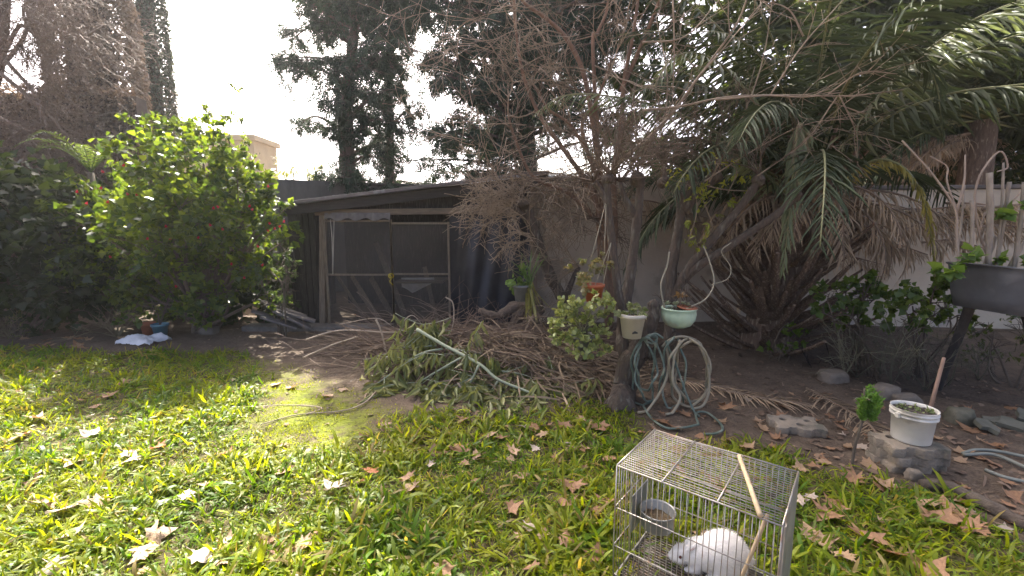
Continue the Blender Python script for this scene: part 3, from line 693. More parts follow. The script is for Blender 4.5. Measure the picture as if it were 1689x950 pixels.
# low dry stems in the shade under the dark shrub
for k, (x, y, r, lab) in enumerate(((15, 535, 30, 'dry spindly plant at the foot of the dark shrub'), (195, 540, 28, 'bare low bush of pale stems under the flowering shrub'))):
    st_ = []; b = G(x, 556); 
    for q_ in range(12): grow(st_, b, [rng.normal() * 0.7, rng.normal() * 0.4, 1], 0.4, 0.010, 2, kids=3, wig=0.4, seg=5)
    t_ = thing('dry_bush', lab, 'bush', b); link('stems', tubes('stems', st_, 4), M('dry_stem', (0.27, 0.22, 0.13), (0.16, 0.13, 0.08), rough=0.9), t_, 'stuff')
    if k == 0: link('leaves', scatter('leaves', [leaves_in([(b + [0, 0, 0.3], 0.22), (b + [0.05, 0, 0.15], 0.2)], 700, 0.04, oval(0.35), (np.array([.1, .12, .06]), np.array([.16, .16, .08])))]), LEAF, t_, 'stuff')
# young fern-like palm showing over the shrub, and a thin sapling
FERN = M('fern_leaf', (0.16, 0.22, 0.06), (0.10, 0.15, 0.045), rough=0.4, scale=5, transl=0.4, tcol=(1.3, 1.25, 0.5))
def frond_mesh(rach, nl, ll, mat_w=0.022, droop=0.5, plane=None, v=0.45, start=0.12, ragged=0.0, tipshort=0.55):
    """leaflets along a rachis polyline; returns scatter part and the rachis."""
    r = np.asarray(rach); seg = np.linalg.norm(np.diff(r, axis=0), axis=1); s = np.concatenate([[0], np.cumsum(seg)]); s /= s[-1]
    ts = np.linspace(start, 1, nl); ts = np.repeat(ts, 2); side = np.tile([1, -1], nl)
    if ragged: ts = np.clip(ts + rng.normal(size=len(ts)) * 0.006, 0, 1)
    p = np.stack([np.interp(ts, s, r[:, k]) for k in range(3)], 1)
    tg = np.gradient(r, axis=0); tg = np.stack([np.interp(ts, s, tg[:, k]) for k in range(3)], 1); tg /= np.linalg.norm(tg, axis=1, keepdims=True)
    up0 = np.array([0, 0, 1.0]) if plane is None else np.asarray(plane, float)
    x = np.cross(tg, up0); x /= (np.linalg.norm(x, axis=1, keepdims=True) + 1e-6); n = np.cross(x, tg)
    fwd = 0.55 + 0.6 * ts[:, None]
    d = x * side[:, None] + tg * fwd + n * v + rng.normal(size=p.shape) * (0.07 + 0.2 * ragged); d[:, 2] -= droop * (0.6 + 0.8 * rng.random(len(ts)))
    ln = ll * np.clip(np.sin(np.clip(ts, 0.04, 1) ** 0.75 * PI * 0.93) + 0.12, 0.15, 1) * (0.85 + 0.3 * rng.random(len(ts)))
    if ragged: ln *= (0.4 + 0.6 * rng.random(len(ts)))
    w = mat_w / ll
    tv = [(-w * .35, 0, 0), (w * .35, 0, 0), (0, 0.4, -0.02), (-w * .5, 0.4, w * .35), (w * .5, 0.4, w * .35), (-w * .4, 0.75, -0.05 + w * .2), (w * .4, .75, -.05 + w * .2), (0, 1, -0.16), (0, .75, -.07)]
    tf = [(0, 2, 3), (0, 1, 2), (1, 4, 2), (3, 2, 8, 5), (2, 4, 6, 8), (5, 8, 7), (8, 6, 7)]
    g = 0.8 + 0.4 * rng.random((len(ts), 1))
    return (tv, tf, p, frames(d, n + x * side[:, None] * 0.4), ln, np.ones((len(ts), 3)) * g)
yp = thing('young_palm', 'young feathery palm poking up behind the flowering shrub', 'palm', P(150, 300, 6.6) * [1, 1, 0])
c0 = P(150, 285, 6.6)
link('stem', tubes('stem', [(np.array([c0 * [1, 1, 0], c0]), [0.05, 0.04])], 8), STEM, yp)
for k in range(11):
    a = 2 * PI * k / 11 + 0.2; ln = 0.62 + 0.12 * (k % 3)
    r_ = np.array([c0 + np.array([math.cos(a) * ln * s, math.sin(a) * ln * s, 1.15 * ln * (s * 1.5 - 1.2 * s * s)]) for s in np.linspace(0, 1, 9)])
    o = link('frond', scatter('frond', [frond_mesh(r_, 17, 0.12, 0.013, 0.35)]), FERN, yp)
    o2 = link('rachis', tubes('rachis', [(r_, np.linspace(0.008, 0.003, 9))], 5), FERN, o); o2.location = (0, 0, 0)
sp_ = thing('thin_sapling', 'thin sapling with sparse leaves standing above the flowering shrub', 'tree', P(380, 300, 6.9) * [1, 1, 0])
st_ = [(spline([P(380, 540, 6.9) * [1, 1, 0], P(386, 330, 6.9), P(378, 230, 6.9), P(385, 130, 6.9)], 6), np.linspace(0.02, 0.004, 19)),
       (spline([P(380, 300, 6.9), P(368, 205, 6.9), P(350, 150, 6.9), P(318, 118, 6.9)], 6), np.linspace(0.012, 0.003, 19))]
for (x0, y0, x1, y1) in ((368, 205, 320, 170), (360, 175, 325, 160), (352, 152, 310, 112), (362, 190, 330, 180)): st_.append((np.array([P(x0, y0, 6.9), P(x1, y1, 6.85)]), [0.004, 0.002]))
link('trunk', tubes('trunk', st_, 5), STEM, sp_)
link('crown', scatter('crown', [leaves_in([(P(388, 150, 6.9), 0.10), (P(384, 190, 6.9), 0.16), (P(392, 230, 6.9), 0.16), (P(340, 190, 6.9), 0.1), (P(400, 275, 6.9), 0.25), (P(335, 185, 6.9), 0.14)], 900, 0.06, oval(0.45), (np.array([.09, .12, .05]), np.array([.14, .18, .06])))]), LEAF, sp_, 'stuff')
# pots and the plastic bag by the shrub
def pot(name, label, c, r, h, mat, soil=True, tilt=None, cat='pot', group=None, rim=0.12):
    prof = [(0.001, 0), (r * 0.72, 0), (r * 0.96, h * 0.84), (r * 1.07, h * 0.84), (r * 1.08, h), (r * 0.96, h), (r * 0.93, h * 0.86), (r * 0.86, h * 0.84), (0.001, h * 0.83)]
    t_ = thing(name, label, cat, c, group)
    o = link('pot_body', lathe('pot_body', prof[:7], c, 28, tilt), mat, t_)
    if soil: link('potting_soil', disc('potting_soil', np.asarray(c) + [0, 0, h * 0.86], r * 0.925, 20, 0.006, tilt), M('potting_soil', (0.06, 0.045, 0.035), (0.10, 0.08, 0.06), rough=1, scale=40, bump=0.8), t_)
    return t_
TERRA = M('terracotta', (0.42, 0.14, 0.065), (0.30, 0.10, 0.05), rough=0.8, scale=9, bump=0.2)
BLUEP = M('blue_plastic', (0.10, 0.24, 0.30), (0.07, 0.17, 0.22), rough=0.5, scale=6)
ptc = G(228, 563); ptc[1] += 0.25
pot('flower_pot', 'small terracotta pot behind the white plastic bag under the shrub', [ptc[0] - 0.06, ptc[1], 0.0], 0.085, 0.20, TERRA)
tb = pot('plant_pot', 'small blue plastic pot with bare stems under the shrub', [ptc[0] + 0.13, ptc[1] - 0.03, 0.0], 0.095, 0.19, BLUEP)
st_ = []; b = np.array([ptc[0] + 0.13, ptc[1] - 0.03, 0.16])
for q_ in range(4): grow(st_, b, [rng.normal() * 0.3, rng.normal() * 0.3, 1], 0.4, 0.006, 1, kids=2, seg=5)
link('bare_stems', tubes('bare_stems', st_, 4), STEM, tb)
bm = bmesh.new(); bmesh.ops.create_grid(bm, x_segments=34, y_segments=24, size=1.0)
bc = G(232, 566)
for v in bm.verts:
    x, y = v.co.x, v.co.y; edge = max(abs(x), abs(y)); r = math.hypot(x, y)
    z = 0.09 * max(0, 1 - edge) ** 0.6 + 0.05 * mnoise.noise((x * 2.2, y * 2.2, 1)) + 0.035 * abs(mnoise.noise((x * 5, y * 5, 4))) + 0.02
    wob = 1 + 0.28 * mnoise.noise((math.atan2(y, x) * 1.3, 3, 0.5))
    v.co = Vector((x * 0.24 * wob, y * 0.15 * wob, max(z, 0.004)))
bm.transform(Matrix.Translation(V(bc)))
o = bmesh_obj('plastic_bag', bm, M('white_plastic', (0.80, 0.81, 0.84), (0.66, 0.68, 0.72), rough=0.4, scale=6, bump=0.5, bscale=18, transl=0.2), smooth=True)
tag(o, 'crumpled white plastic bag on the soil in front of the pots', 'bag')
def rock(label, c, rx, ry, rz, mat, seed, name='stone', rotz=0.0):
    bm = bmesh.new(); bmesh.ops.create_icosphere(bm, subdivisions=3, radius=1)
    for v in bm.verts:
        d = 1 + 0.28 * mnoise.noise(v.co * 0.9 + Vector((seed, 0, 0))) + 0.22 * mnoise.noise(v.co * 2.3 + Vector((seed, 3, 0))) + 0.07 * mnoise.noise(v.co * 7 + Vector((seed, 3, 0)))
        k = v.co * d; k = Vector((max(-0.8, min(0.8, k.x)), max(-0.8, min(0.8, k.y)), max(-0.7, min(0.72, k.z))))
        v.co = Vector((k.x * rx, k.y * ry, k.z * rz))
    bm.transform(Matrix.Translation(V(c) + Vector((0, 0, rz * 0.45))) @ Matrix.Rotation(rotz, 4, 'Z'))
    o = bmesh_obj(name, bm, mat, smooth=True); return tag(o, label, 'stone')
STONE = M('field_stone', (0.25, 0.205, 0.155), (0.145, 0.12, 0.09), rough=0.95, scale=7, bump=0.6, bscale=25)
rock('squarish pale stone at the foot of the flowering shrub', G(345, 549), 0.14, 0.11, 0.075, M('block_stone', (0.20, 0.17, 0.13), (0.13, 0.11, 0.09), rough=0.95, scale=7, bump=0.5), 2.0)
# ================================================================== CONIFERS BEHIND THE SHED
BARK = M('conifer_bark', (0.13, 0.10, 0.08), (0.07, 0.055, 0.045), rough=0.95, scale=5, bump=0.6, stretch=(3, 3, 0.6))
NEEDLE = M('conifer_foliage', (1, 1, 1), (0.8, 0.85, 0.82), rough=0.6, scale=4, attr=True, transl=0.22, tcol=(1.2, 1.2, 0.7), spec=0.25)
# spray: a drooping flat fan of scale-leaved twigs
def spray():
    vs, fs = [], []
    for k in range(7):
        t_ = k / 6; a = (-1) ** k * (0.75 - 0.35 * t_); y0 = t_ * 0.6; ln = 0.42 * (1 - 0.35 * t_)
        c, s = math.cos(a), math.sin(a); w = 0.055
        b = len(vs); z = -0.22 * t_ * t_; w = 0.075
        vs += [(0, y0, z), (s * ln * 0.55 + w * c, y0 + c * ln * 0.55, z - 0.05), (s * ln, y0 + c * ln, z - 0.14), (s * ln * 0.55 - w * c, y0 + c * ln * 0.55, z - 0.05)]
        fs += [(b, b + 1, b + 2, b + 3)]
    return vs, fs
SPRAY = spray()
def conifer(label, trunk, Y, clumps, dens, size, tint, extra_limbs=(), top=10.6, tr=0.24):
    base = P(*trunk[0], Y); base[2] = -0.1
    t_ = thing('conifer_tree', label, 'tree', base * [1, 1, 0])
    pts = [base] + [P(x, y, Y) for x, y in trunk[1:]]
    last = pts[-1].copy(); pts.append(np.array([last[0] + 0.1, Y + 0.2, top]))
    tp = spline(pts, 7); lim = [(tp, gnarl(tp, np.linspace(tr, 0.05, len(tp)), 0.08))]
    ps, ds, us = [], [], []
    for i_, c_ in enumerate(clumps):
        x, y, r = c_[:3]; dy = c_[3] if len(c_) > 3 else random.uniform(-1.3, 1.3)
        c = P(x, y, Y + dy); R = 1.3 * r * (Y + dy) / F
        # limb from the trunk, a little below the clump's height
        k = int(np.argmin(np.abs(tp[:, 2] - (c[2] - 0.15 - 0.15 * np.linalg.norm(c[:2] - base[:2]))))); s0 = tp[k]
        ls_ = spline([s0, (s0 + c) / 2 + np.array([0, 0, 0.12]) + rng.normal(size=3) * 0.1, c + rng.normal(size=3) * 0.1], 6)
        lim.append((ls_, np.linspace(0.055, 0.012, len(ls_))))
        tw = []
        nsub = int(8 + R * 11)
        for q_ in range(nsub):
            i0 = random.randrange(len(ls_) // 2, len(ls_)); d = rdir(1)[0] * [1, 1, 0.55] + (c - s0) / (np.linalg.norm(c - s0) + 1e-6) * 0.35
            grow(tw, ls_[i0], d, R * (0.65 + 0.65 * random.random()), 0.012, 1, kids=3, wig=0.25, grav=-0.06, spread=0.8, seg=5, rmin=0.004)
        lim += tw
        for pl, _ in tw:
            L_ = np.linalg.norm(pl[-1] - pl[0]); n = max(3, int(dens * L_ / 0.1 * (0.4 + 1.1 * random.random())))
            u = rng.random(n) ** 0.7 * (len(pl) - 1); i0 = np.minimum(u.astype(int), len(pl) - 2); f = (u - i0)[:, None]
            p = pl[i0] * (1 - f) + pl[i0 + 1] * f + rng.normal(size=(n, 3)) * 0.035
            d = (pl[i0 + 1] - pl[i0]); d /= np.linalg.norm(d, axis=1, keepdims=True)
            d = d * 0.8 + rdir(n) * 0.75 + np.array([0, 0, -0.35])
            ps.append(p); ds.append(d); us.append(rdir(n) + np.array([0, 0, 0.8]))
    p, d, u = np.concatenate(ps), np.concatenate(ds), np.concatenate(us); n = len(p)
    a = rng.random((n, 1)); col = (tint[0] * (1 - a) + tint[1] * a) * (0.65 + 0.7 * rng.random((n, 1)))
    link('trunk', tubes('trunk', lim[:1], 12), BARK, t_); link('limbs', tubes('limbs', lim[1:], 3), BARK, t_, 'stuff')
    link('crown', scatter('crown', [(SPRAY[0], SPRAY[1], p, frames(d, u), size * (0.65 + 0.7 * rng.random(n)), col)], smooth=False), NEEDLE, t_, 'stuff')
    return t_, n
tintC = (np.array([0.030, 0.050, 0.036]), np.array([0.055, 0.078, 0.048]))
cl1 = [(475, 62, 22), (462, 92, 18), (497, 95, 20), (490, 125, 18), (540, 20, 28), (500, 15, 16), (560, 55, 28), (600, 25, 36), (590, 95, 34), (640, 60, 34), (550, 122, 26), (585, 140, 26), (620, 110, 34), (655, 105, 30), (610, 165, 26), (540, 165, 14),
       (485, 205, 10), (520, 210, 8), (560, 225, 12), (640, 150, 22), (600, 200, 18), (632, 205, 22), (660, 195, 18), (600, 262, 22), (640, 262, 26), (560, 285, 22), (590, 300, 20), (545, 300, 16), (675, 240, 20), (630, 300, 22),
       (560, -40, 40), (620, -30, 50), (520, -70, 36), (600, -110, 50), (660, -90, 50), (570, -180, 45), (640, -190, 45), (610, -260, 40)]
random.seed(78)
cl1 += [(random.uniform(500, 720), random.uniform(-330, -60), random.uniform(30, 44), random.uniform(-1, 1.4)) for _ in range(15)]  # unseen clumps above the view, added to shade the lawn
cl1 += [(random.uniform(500, 690), random.uniform(-30, 130), random.uniform(20, 32), random.uniform(-.8, 1.6)) for _ in range(7)]
_, n1 = conifer('tall dark conifer with a straight trunk rising left of the shed ridge', [(576, 500), (573, 300), (572, 160), (585, 20)], 10.8, cl1, 1.35, 0.25, tintC)
cl2 = [(700, 30, 36), (680, 80, 26), (735, 70, 40), (700, 130, 22), (690, 100, 24), (760, 30, 40), (740, 120, 26), (790, 80, 36), (770, 140, 22), (820, 40, 40), (830, 110, 34), (800, 170, 22), (850, 160, 30), (880, 80, 40), (900, 140, 34), (760, 195, 20),
       (730, 225, 22), (700, 215, 18), (690, 265, 26), (735, 280, 24), (780, 245, 26), (770, 290, 24), (820, 235, 28), (815, 285, 24), (855, 240, 30), (860, 285, 22), (900, 210, 26), (930, 90, 36), (940, 30, 40), (880, 10, 40), (960, 150, 26), (985, 90, 36),
       (720, -40, 45), (800, -50, 50), (880, -60, 50), (940, -60, 45), (760, -130, 50), (850, -140, 55), (930, -150, 50), (800, -220, 45), (880, -230, 45), (1000, -20, 45), (1040, 60, 36)]
random.seed(77)
cl2 += [(random.uniform(720, 1020), random.uniform(-300, -70), random.uniform(30, 44), random.uniform(-1, 1.4)) for _ in range(13)]  # more out-of-view crown, added so its shadow falls on the lawn
cl2 += [(random.uniform(690, 1120), random.uniform(-30, 235), random.uniform(20, 34), random.uniform(-.8, 1.6)) for _ in range(36)]
_, n2 = conifer('broad dark conifer with drooping limbs standing behind the bare twigs', [(878, 500), (872, 290), (866, 150), (872, 20)], 10.0, cl2, 1.35, 0.24, tintC, top=8.8, tr=0.26)
cl3 = [(640, 40, 28), (660, 0, 30), (620, 80, 20), (655, 150, 22), (640, 230, 14), (655, 290, 20), (690, 180, 16), (690, 300, 18), (640, -60, 36), (690, -70, 36)]
_, n3 = conifer('slender shaded conifer growing between the two larger ones', [(645, 500), (643, 290), (642, 150), (648, 10)], 11.8, cl3, 1.5, 0.24, tintC, top=8.0, tr=0.15)
print('sprays', n1, n2, n3)
# low bamboo-like growth beyond the concrete wall
for k, (x, y, r, lab) in enumerate(((480, 272, 16, 'wispy pale bamboo tuft over the concrete wall beside the ochre building'), (520, 278, 18, 'wispy pale bamboo tuft over the concrete wall beside the tall conifer'))):
    b = P(x, 300, 13.0); t_ = thing('bamboo_tuft', lab, 'bamboo', b * [1, 1, 0]); st_ = []
    for q_ in range(16):
        tip = P(x + random.uniform(-r, r) * 1.3, y + random.uniform(-r, r), 13.0 + random.uniform(-.4, .4)); st_.append((spline([[b[0] + random.uniform(-.2, .2), 13.0, 0], (b + tip) / 2 * [1, 1, 0.9], tip], 5), np.linspace(0.012, 0.004, 11)))
    link('canes', tubes('canes', st_, 4), M('cane', (0.24, 0.24, 0.10), (0.18, 0.17, 0.08)), t_)
    link('leaves', scatter('leaves', [leaves_in([(s_[0][-1] - [0, 0, 0.12 * q_ % .5], 0.24) for q_, s_ in enumerate(st_)], 130, 0.14, blade(0.8, 0.12), (np.array([.16, .19, .07]), np.array([.22, .22, .09])), droop=0.3)]), LEAF, t_, 'stuff')

# ================================================================== TREES IN THE MIDDLE
POLL = M('pollard_bark', (0.115, 0.085, 0.06), (0.052, 0.039, 0.028), rough=0.95, scale=9, bump=0.9, bscale=24, stretch=(3, 3, 0.8), c3=(0.16, 0.14, 0.105), s3=9)
RED = M('reddish_bark', (0.23, 0.135, 0.08), (0.14, 0.085, 0.055), rough=0.85, scale=8, bump=0.4, stretch=(2, 2, 0.6))
SHOOT = M('pale_shoot', (0.31, 0.235, 0.155), (0.19, 0.14, 0.095), rough=0.7, scale=10, spec=0.4)
SHOOT2 = M('brown_shoot', (0.155, 0.112, 0.075), (0.10, 0.072, 0.048), rough=0.75, scale=10, spec=0.3)
def limb(pts, Ys, r0, r1, seg=6, amp=0.12, seed=0):
    if np.isscalar(Ys): Ys = [Ys] * len(pts)
    s_ = spline([P(x, y, yy) for (x, y), yy in zip(pts, Ys)], seg); return (s_, gnarl(s_, np.linspace(r0, r1, len(s_)), amp, seed))
def knob(c, r, seed):
    n = 7; return (np.array([np.asarray(c) + np.array([0.1 * r * math.sin(i_ + seed), 0.1 * r * math.cos(i_ * 2 + seed), (i_ / (n - 1) - 0.5) * 2 * r]) for i_ in range(n)]), r * np.array([0.25, 0.8, 0.95, 1.1, 0.9, 0.75, 0.2]))
def root_flare(c, r, n, seed):
    o = []
    for k in range(n):
        a = 2 * PI * k / n + seed; d = np.array([math.cos(a), math.sin(a), 0])
        o.append((np.array([c + [0, 0, r * 1.5], c + d * r * 0.8 + [0, 0, r * 0.6], c + d * r * 1.5 + [0, 0, 0.0], c + d * r * 2.0 - [0, 0, 0.06]]), [r * 0.6, r * 0.5, r * 0.28, r * 0.1]))
    return o
# --- front pollard
YT = 3.72
c = G(1025, 668)
t1 = thing('pollard_tree', 'gnarled pollarded tree with pots hanging around its forked trunk', 'tree', c)
tb = P(1048, 585, YT)
L1 = [(spline([c - [0, 0, 0.08], c + [0.0, 0, 0.02], P(1030, 640, YT), P(1036, 605, YT), tb], 5), [])]
n = len(L1[0][0]); L1[0] = (L1[0][0], gnarl(L1[0][0], np.interp(np.linspace(0, 1, n), [0, 0.3, 0.7, 1], [0.135, 0.112, 0.105, 0.10]), 0.05))
L1.append(limb([(1044, 595), (1062, 555), (1075, 525), (1079, 500)], YT, 0.088, 0.05, seed=1)); L1.append(knob(P(1079, 503, YT), 0.05, 2))
L1.append(limb([(1034, 600), (1026, 560), (1030, 520), (1036, 480), (1044, 420), (1052, 350), (1056, 300), (1050, 286)], [YT, YT + .1, YT + .2, YT + .25, YT + .3, YT + .3, YT + .3, YT + .3], 0.058, 0.034, seed=2))
L1.append(limb([(1028, 560), (1022, 500), (1012, 420), (1004, 350), (1001, 300), (1005, 285)], [YT + .1, YT + .1, YT + .15, YT + .15, YT + .15, YT + .15], 0.042, 0.026, seed=3))
L1.append(limb([(1004, 340), (990, 312), (980, 300)], YT + .15, 0.03, 0.024)); L1.append(limb([(1050, 360), (1030, 325), (1022, 300)], YT + .3, 0.03, 0.022))
L1.append(limb([(1060, 588), (1088, 575), (1110, 560), (1118, 548)], [YT, YT - .02, YT - .05, YT - .05], 0.045, 0.03, seed=5))
L1.append(limb([(1070, 590), (1105, 572), (1130, 564), (1152, 566)], [YT - .02, YT - .08, YT - .12, YT - .14], 0.035, 0.026, seed=6))
L1 += [knob(P(1052, 296, YT + .3), 0.07, 1), knob(P(1003, 296, YT + .15), 0.055, 3)]
link('trunk', tubes('trunk', L1 + root_flare(c, 0.085, 5, 0.4), 9), POLL, t1)
def shoots(starts, n, ln, out, up=1.0, r=0.006, wig=0.35, kids=3, depth=1, side=0.8):
    for s0 in starts:
        for q_ in range(n):
            d = np.array([rng.normal() * side, rng.normal() * side, up * (0.5 + random.random())]); grow(out, s0, d, ln * (0.5 + 0.9 * random.random()), r, depth, kids=kids, wig=wig, spread=0.7, seg=7, rmin=0.002)
tw = []; shoots([P(1052, 290, YT + .3), P(1003, 290, YT + .15), P(980, 300, YT + .15), P(1022, 300, YT + .3)], 11, 0.62, tw, depth=2)
link('crown', tubes('crown', tw, 4), SHOOT2, t1, 'stuff')
# --- second pollard with the two long grey limbs
YB = 4.35
c2 = G(1102, 628)
t2 = thing('pollard_tree', 'pollarded tree with two long grey limbs slanting towards the palm', 'tree', c2)
L2 = [limb([(1102, 632), (1104, 560), (1106, 500), (1108, 440), (1118, 385), (1123, 345), (1116, 318), (1092, 300)], YB, 0.068, 0.034, seed=1),
      limb([(1108, 495), (1135, 445), (1175, 395), (1222, 340), (1250, 300)], [YB, YB - .1, YB - .2, YB - .25, YB - .3], 0.048, 0.034, seed=2),
      limb([(1112, 480), (1150, 440), (1200, 408), (1245, 378), (1285, 350), (1312, 325)], [YB, YB - .15, YB - .25, YB - .3, YB - .3, YB - .3], 0.044, 0.030, seed=3),
      limb([(1123, 345), (1135, 312), (1148, 292)], YB, 0.05, 0.03), knob(P(1252, 297, YB - .3), 0.055, 1), knob(P(1312, 322, YB - .3), 0.06, 2), knob(P(1178, 292, YB), 0.07, 4), knob(P(1094, 300, YB), 0.06, 3),
      limb([(1126, 350), (1150, 318), (1182, 290)], YB, 0.055, 0.05)]
link('trunk', tubes('trunk', L2 + root_flare(c2, 0.08, 5, 1.0), 9), POLL, t2)
tw = []; shoots([P(1252, 290, YB - .3), P(1094, 296, YB), P(1148, 292, YB), P(1182, 285, YB)], 9, 0.6, tw, depth=2)
# the long pale whips that cross the picture
whips = [([(1020, 268), (1060, 235), (1107, 188), (1150, 130), (1177, 94), (1215, 40), (1235, -10)], 4.2, 0.016), ([(1060, 182), (1120, 176), (1200, 160), (1300, 157), (1400, 158), (1490, 148)], 4.0, 0.010),
         ([(1180, 165), (1260, 158), (1330, 160), (1390, 152)], 3.95, 0.008), ([(1360, 160), (1420, 120), (1480, 122)], 3.95, 0.006), ([(1270, 158), (1320, 80), (1390, 0)], 3.95, 0.007), ([(1300, 157), (1315, 195), (1318, 208)], 3.95, 0.006),
         ([(1385, 158), (1405, 200), (1415, 230)], 3.95, 0.006), ([(1150, 130), (1210, 60), (1260, 0)], 4.2, 0.007), ([(1325, 60), (1300, 15), (1250, 0)], 3.95, 0.007), ([(1060, 70), (1130, 60), (1190, -5)], 4.3, 0.008), ([(1110, 0), (1112, 90), (1108, 185)], 4.3, 0.007),
         ([(1098, 200), (1100, 120), (1082, 30)], 4.5, 0.007), ([(1250, 290), (1330, 230), (1380, 160)], 4.0, 0.006), ([(1160, 300), (1240, 250), (1330, 205), (1420, 195)], 4.1, 0.006), ([(1170, 300), (1230, 180), (1260, 90), (1275, -10)], 4.2, 0.007)]
wp = []
for pts, yy, r in whips:
    s_ = spline([P(x, y, yy + 0.06 * math.sin(x)) for x, y in pts], 6); wp.append((s_, np.linspace(r * 1.15, r * 0.45, len(s_))))
    for q_ in range(5): grow(wp, s_[random.randrange(3, len(s_))], rdir(1)[0] * .7 + (s_[-1] - s_[0]) / np.linalg.norm(s_[-1] - s_[0]) * 1.0, 0.4, r * 0.4, 1, kids=2, wig=0.16, seg=5, rmin=0.002)
link('crown', tubes('crown', tw, 4), SHOOT2, t2, 'stuff'); link('whip_shoots', tubes('whip_shoots', wp, 5), SHOOT, t2, 'stuff')
# --- reddish multi-stemmed tree behind
YR = 5.6
c3 = G(1000, 560)
t3 = thing('bare_tree', 'leafless multi-stemmed tree with reddish brown bark behind the pollards', 'tree', c3)
lines = [[(1003, 545), (1000, 420), (985, 340), (960, 290), (925, 240), (890, 190), (862, 120), (850, 40), (846, -30)], [(1003, 540), (1008, 400), (1012, 300), (975, 260), (940, 205), (905, 180), (880, 140)], [(1006, 540), (1014, 380), (1012, 290), (1024, 210), (1030, 130), (1042, 70), (1052, 0), (1056, -60)],
         [(1024, 150), (1058, 75), (1080, 20), (1100, -30)], [(1006, 420), (996, 330), (985, 250), (965, 130), (935, 65), (900, 30), (865, 5), (840, -30)], [(998, 400), (990, 300), (978, 80), (985, 55), (1000, 20), (1005, -30)], [(1000, 380), (940, 320), (880, 292), (850, 230), (838, 190)],
         [(1000, 330), (960, 215), (985, 165), (1008, 100)], [(990, 430), (985, 340), (980, 300), (985, 250)]]
L3 = []; tw = []; tw2 = []
for k, ln_ in enumerate(lines):
    yy = [YR + 0.25 * math.sin(k * 1.7) * (i_ / len(ln_)) for i_ in range(len(ln_))]
    s_, r_ = limb(ln_, yy, 0.046 if k in (0, 2, 4) else 0.032, 0.013, seed=k, amp=0.06); L3.append((s_, r_))
    for q_ in range(7):
        i_ = random.randrange(len(s_) // 3, len(s_)); grow(tw if q_ % 2 else tw2, s_[i_], rdir(1)[0] * [1, 0.8, 0.7] + [-.15, 0, 0.15], 0.9 * (0.4 + random.random()), 0.010, 2, kids=4, wig=0.42, spread=0.9, seg=7, rmin=0.0028)
link('trunk', tubes('trunk', L3 + root_flare(c3, 0.06, 4, 0.2), 8), RED, t3)
link('crown', tubes('crown', tw, 4), SHOOT2, t3, 'stuff'); link('fine_twigs', tubes('fine_twigs', tw2, 4), SHOOT, t3, 'stuff')
# --- left pollard in front of the tarp, spreading twigs over the shed
YL = 5.3
c4 = P(938, 560, YL); c4[2] = 0
t4 = thing('pollard_tree', 'leaning pollard with a spray of bare twigs in front of the shed', 'tree', c4)
L4 = [limb([(940, 580), (934, 510), (908, 455), (888, 400), (872, 350), (862, 330)], YL, 0.085, 0.05, seed=2), limb([(930, 500), (945, 460), (955, 440)], YL, 0.04, 0.025), knob(P(866, 338, YL), 0.075, 1), limb([(880, 380), (860, 352), (845, 340)], YL, 0.04, 0.025)]
L4[0][0][0][2] = -0.06
link('trunk', tubes('trunk', L4 + root_flare(c4, 0.07, 4, 0.2), 9), POLL, t4)
tw, tw2 = [], []
for q_ in range(38):
    a = random.choice(((866, 335), (845, 340), (885, 395), (955, 440), (872, 350)))
    grow(tw, P(*a, YL), [-1.0 + rng.normal() * 0.75, -0.1 + rng.normal() * 0.5, 0.15 + rng.normal() * 0.55], 0.75 * (0.5 + 0.7 * random.random()), 0.008, 2, kids=4, wig=0.45, spread=0.9, grav=-0.02, seg=7, rmin=0.0026)
for q_ in range(24):
    a = random.choice(((850, 300), (900, 330), (940, 350), (980, 360), (960, 310)))
    grow(tw2, P(*a, YL + 0.2), [rng.normal() * 0.9, rng.normal() * 0.5, rng.normal() * 0.6 - 0.1], 0.8 * (0.5 + 0.7 * random.random()), 0.008, 2, kids=4, wig=0.5, spread=0.9, grav=-0.03, seg=7, rmin=0.0026)
link('crown', tubes('crown', tw, 4), SHOOT, t4, 'stuff'); link('dry_twigs', tubes('dry_twigs', tw2, 4), SHOOT2, t4, 'stuff')
# fine high twigs reaching out over the shed against the sky (part of the reddish tree)
tw = []
for q_ in range(46):
    x, y = random.uniform(740, 960), random.uniform(-20, 260)
    grow(tw, P(x, y, YR + random.uniform(-.4, .4)), [-0.9 + rng.normal() * 0.7, rng.normal() * 0.4, 0.1 + rng.normal() * 0.6], 0.9 * (0.4 + 0.8 * random.random()), 0.007, 2, kids=3, wig=0.35, spread=0.8, seg=7, rmin=0.0025)
link('outer_twigs', tubes('outer_twigs', tw, 3), SHOOT, t3, 'stuff')
# few fresh yellow-green leaves on the second pollard (climber)
YG = (np.array([.22, .26, .05]), np.array([.33, .33, .07]))
cb = thing('climbing_vine', 'yellow-green climber trailing over the pollard heads beside the palm', 'vine', P(1150, 320, 4.2))
vn = [spline([P(x, y, 4.15) for x, y in pts], 5) for pts in ([(1110, 290), (1140, 310), (1150, 345), (1135, 400)], [(1145, 300), (1190, 312), (1230, 315)], [(1160, 330), (1175, 380), (1150, 400)], [(1120, 285), (1180, 270), (1215, 280), (1200, 320)])]
link('stems', tubes('stems', [(s_, 0.005) for s_ in vn], 4), SHOOT, cb)
link('leaves', scatter('leaves', [leaves_in([(s_[i_], 0.09) for s_ in vn for i_ in range(0, len(s_), 3)], 420, 0.055, oval(0.4), YG, droop=0.2)]), LEAF, cb, 'stuff')

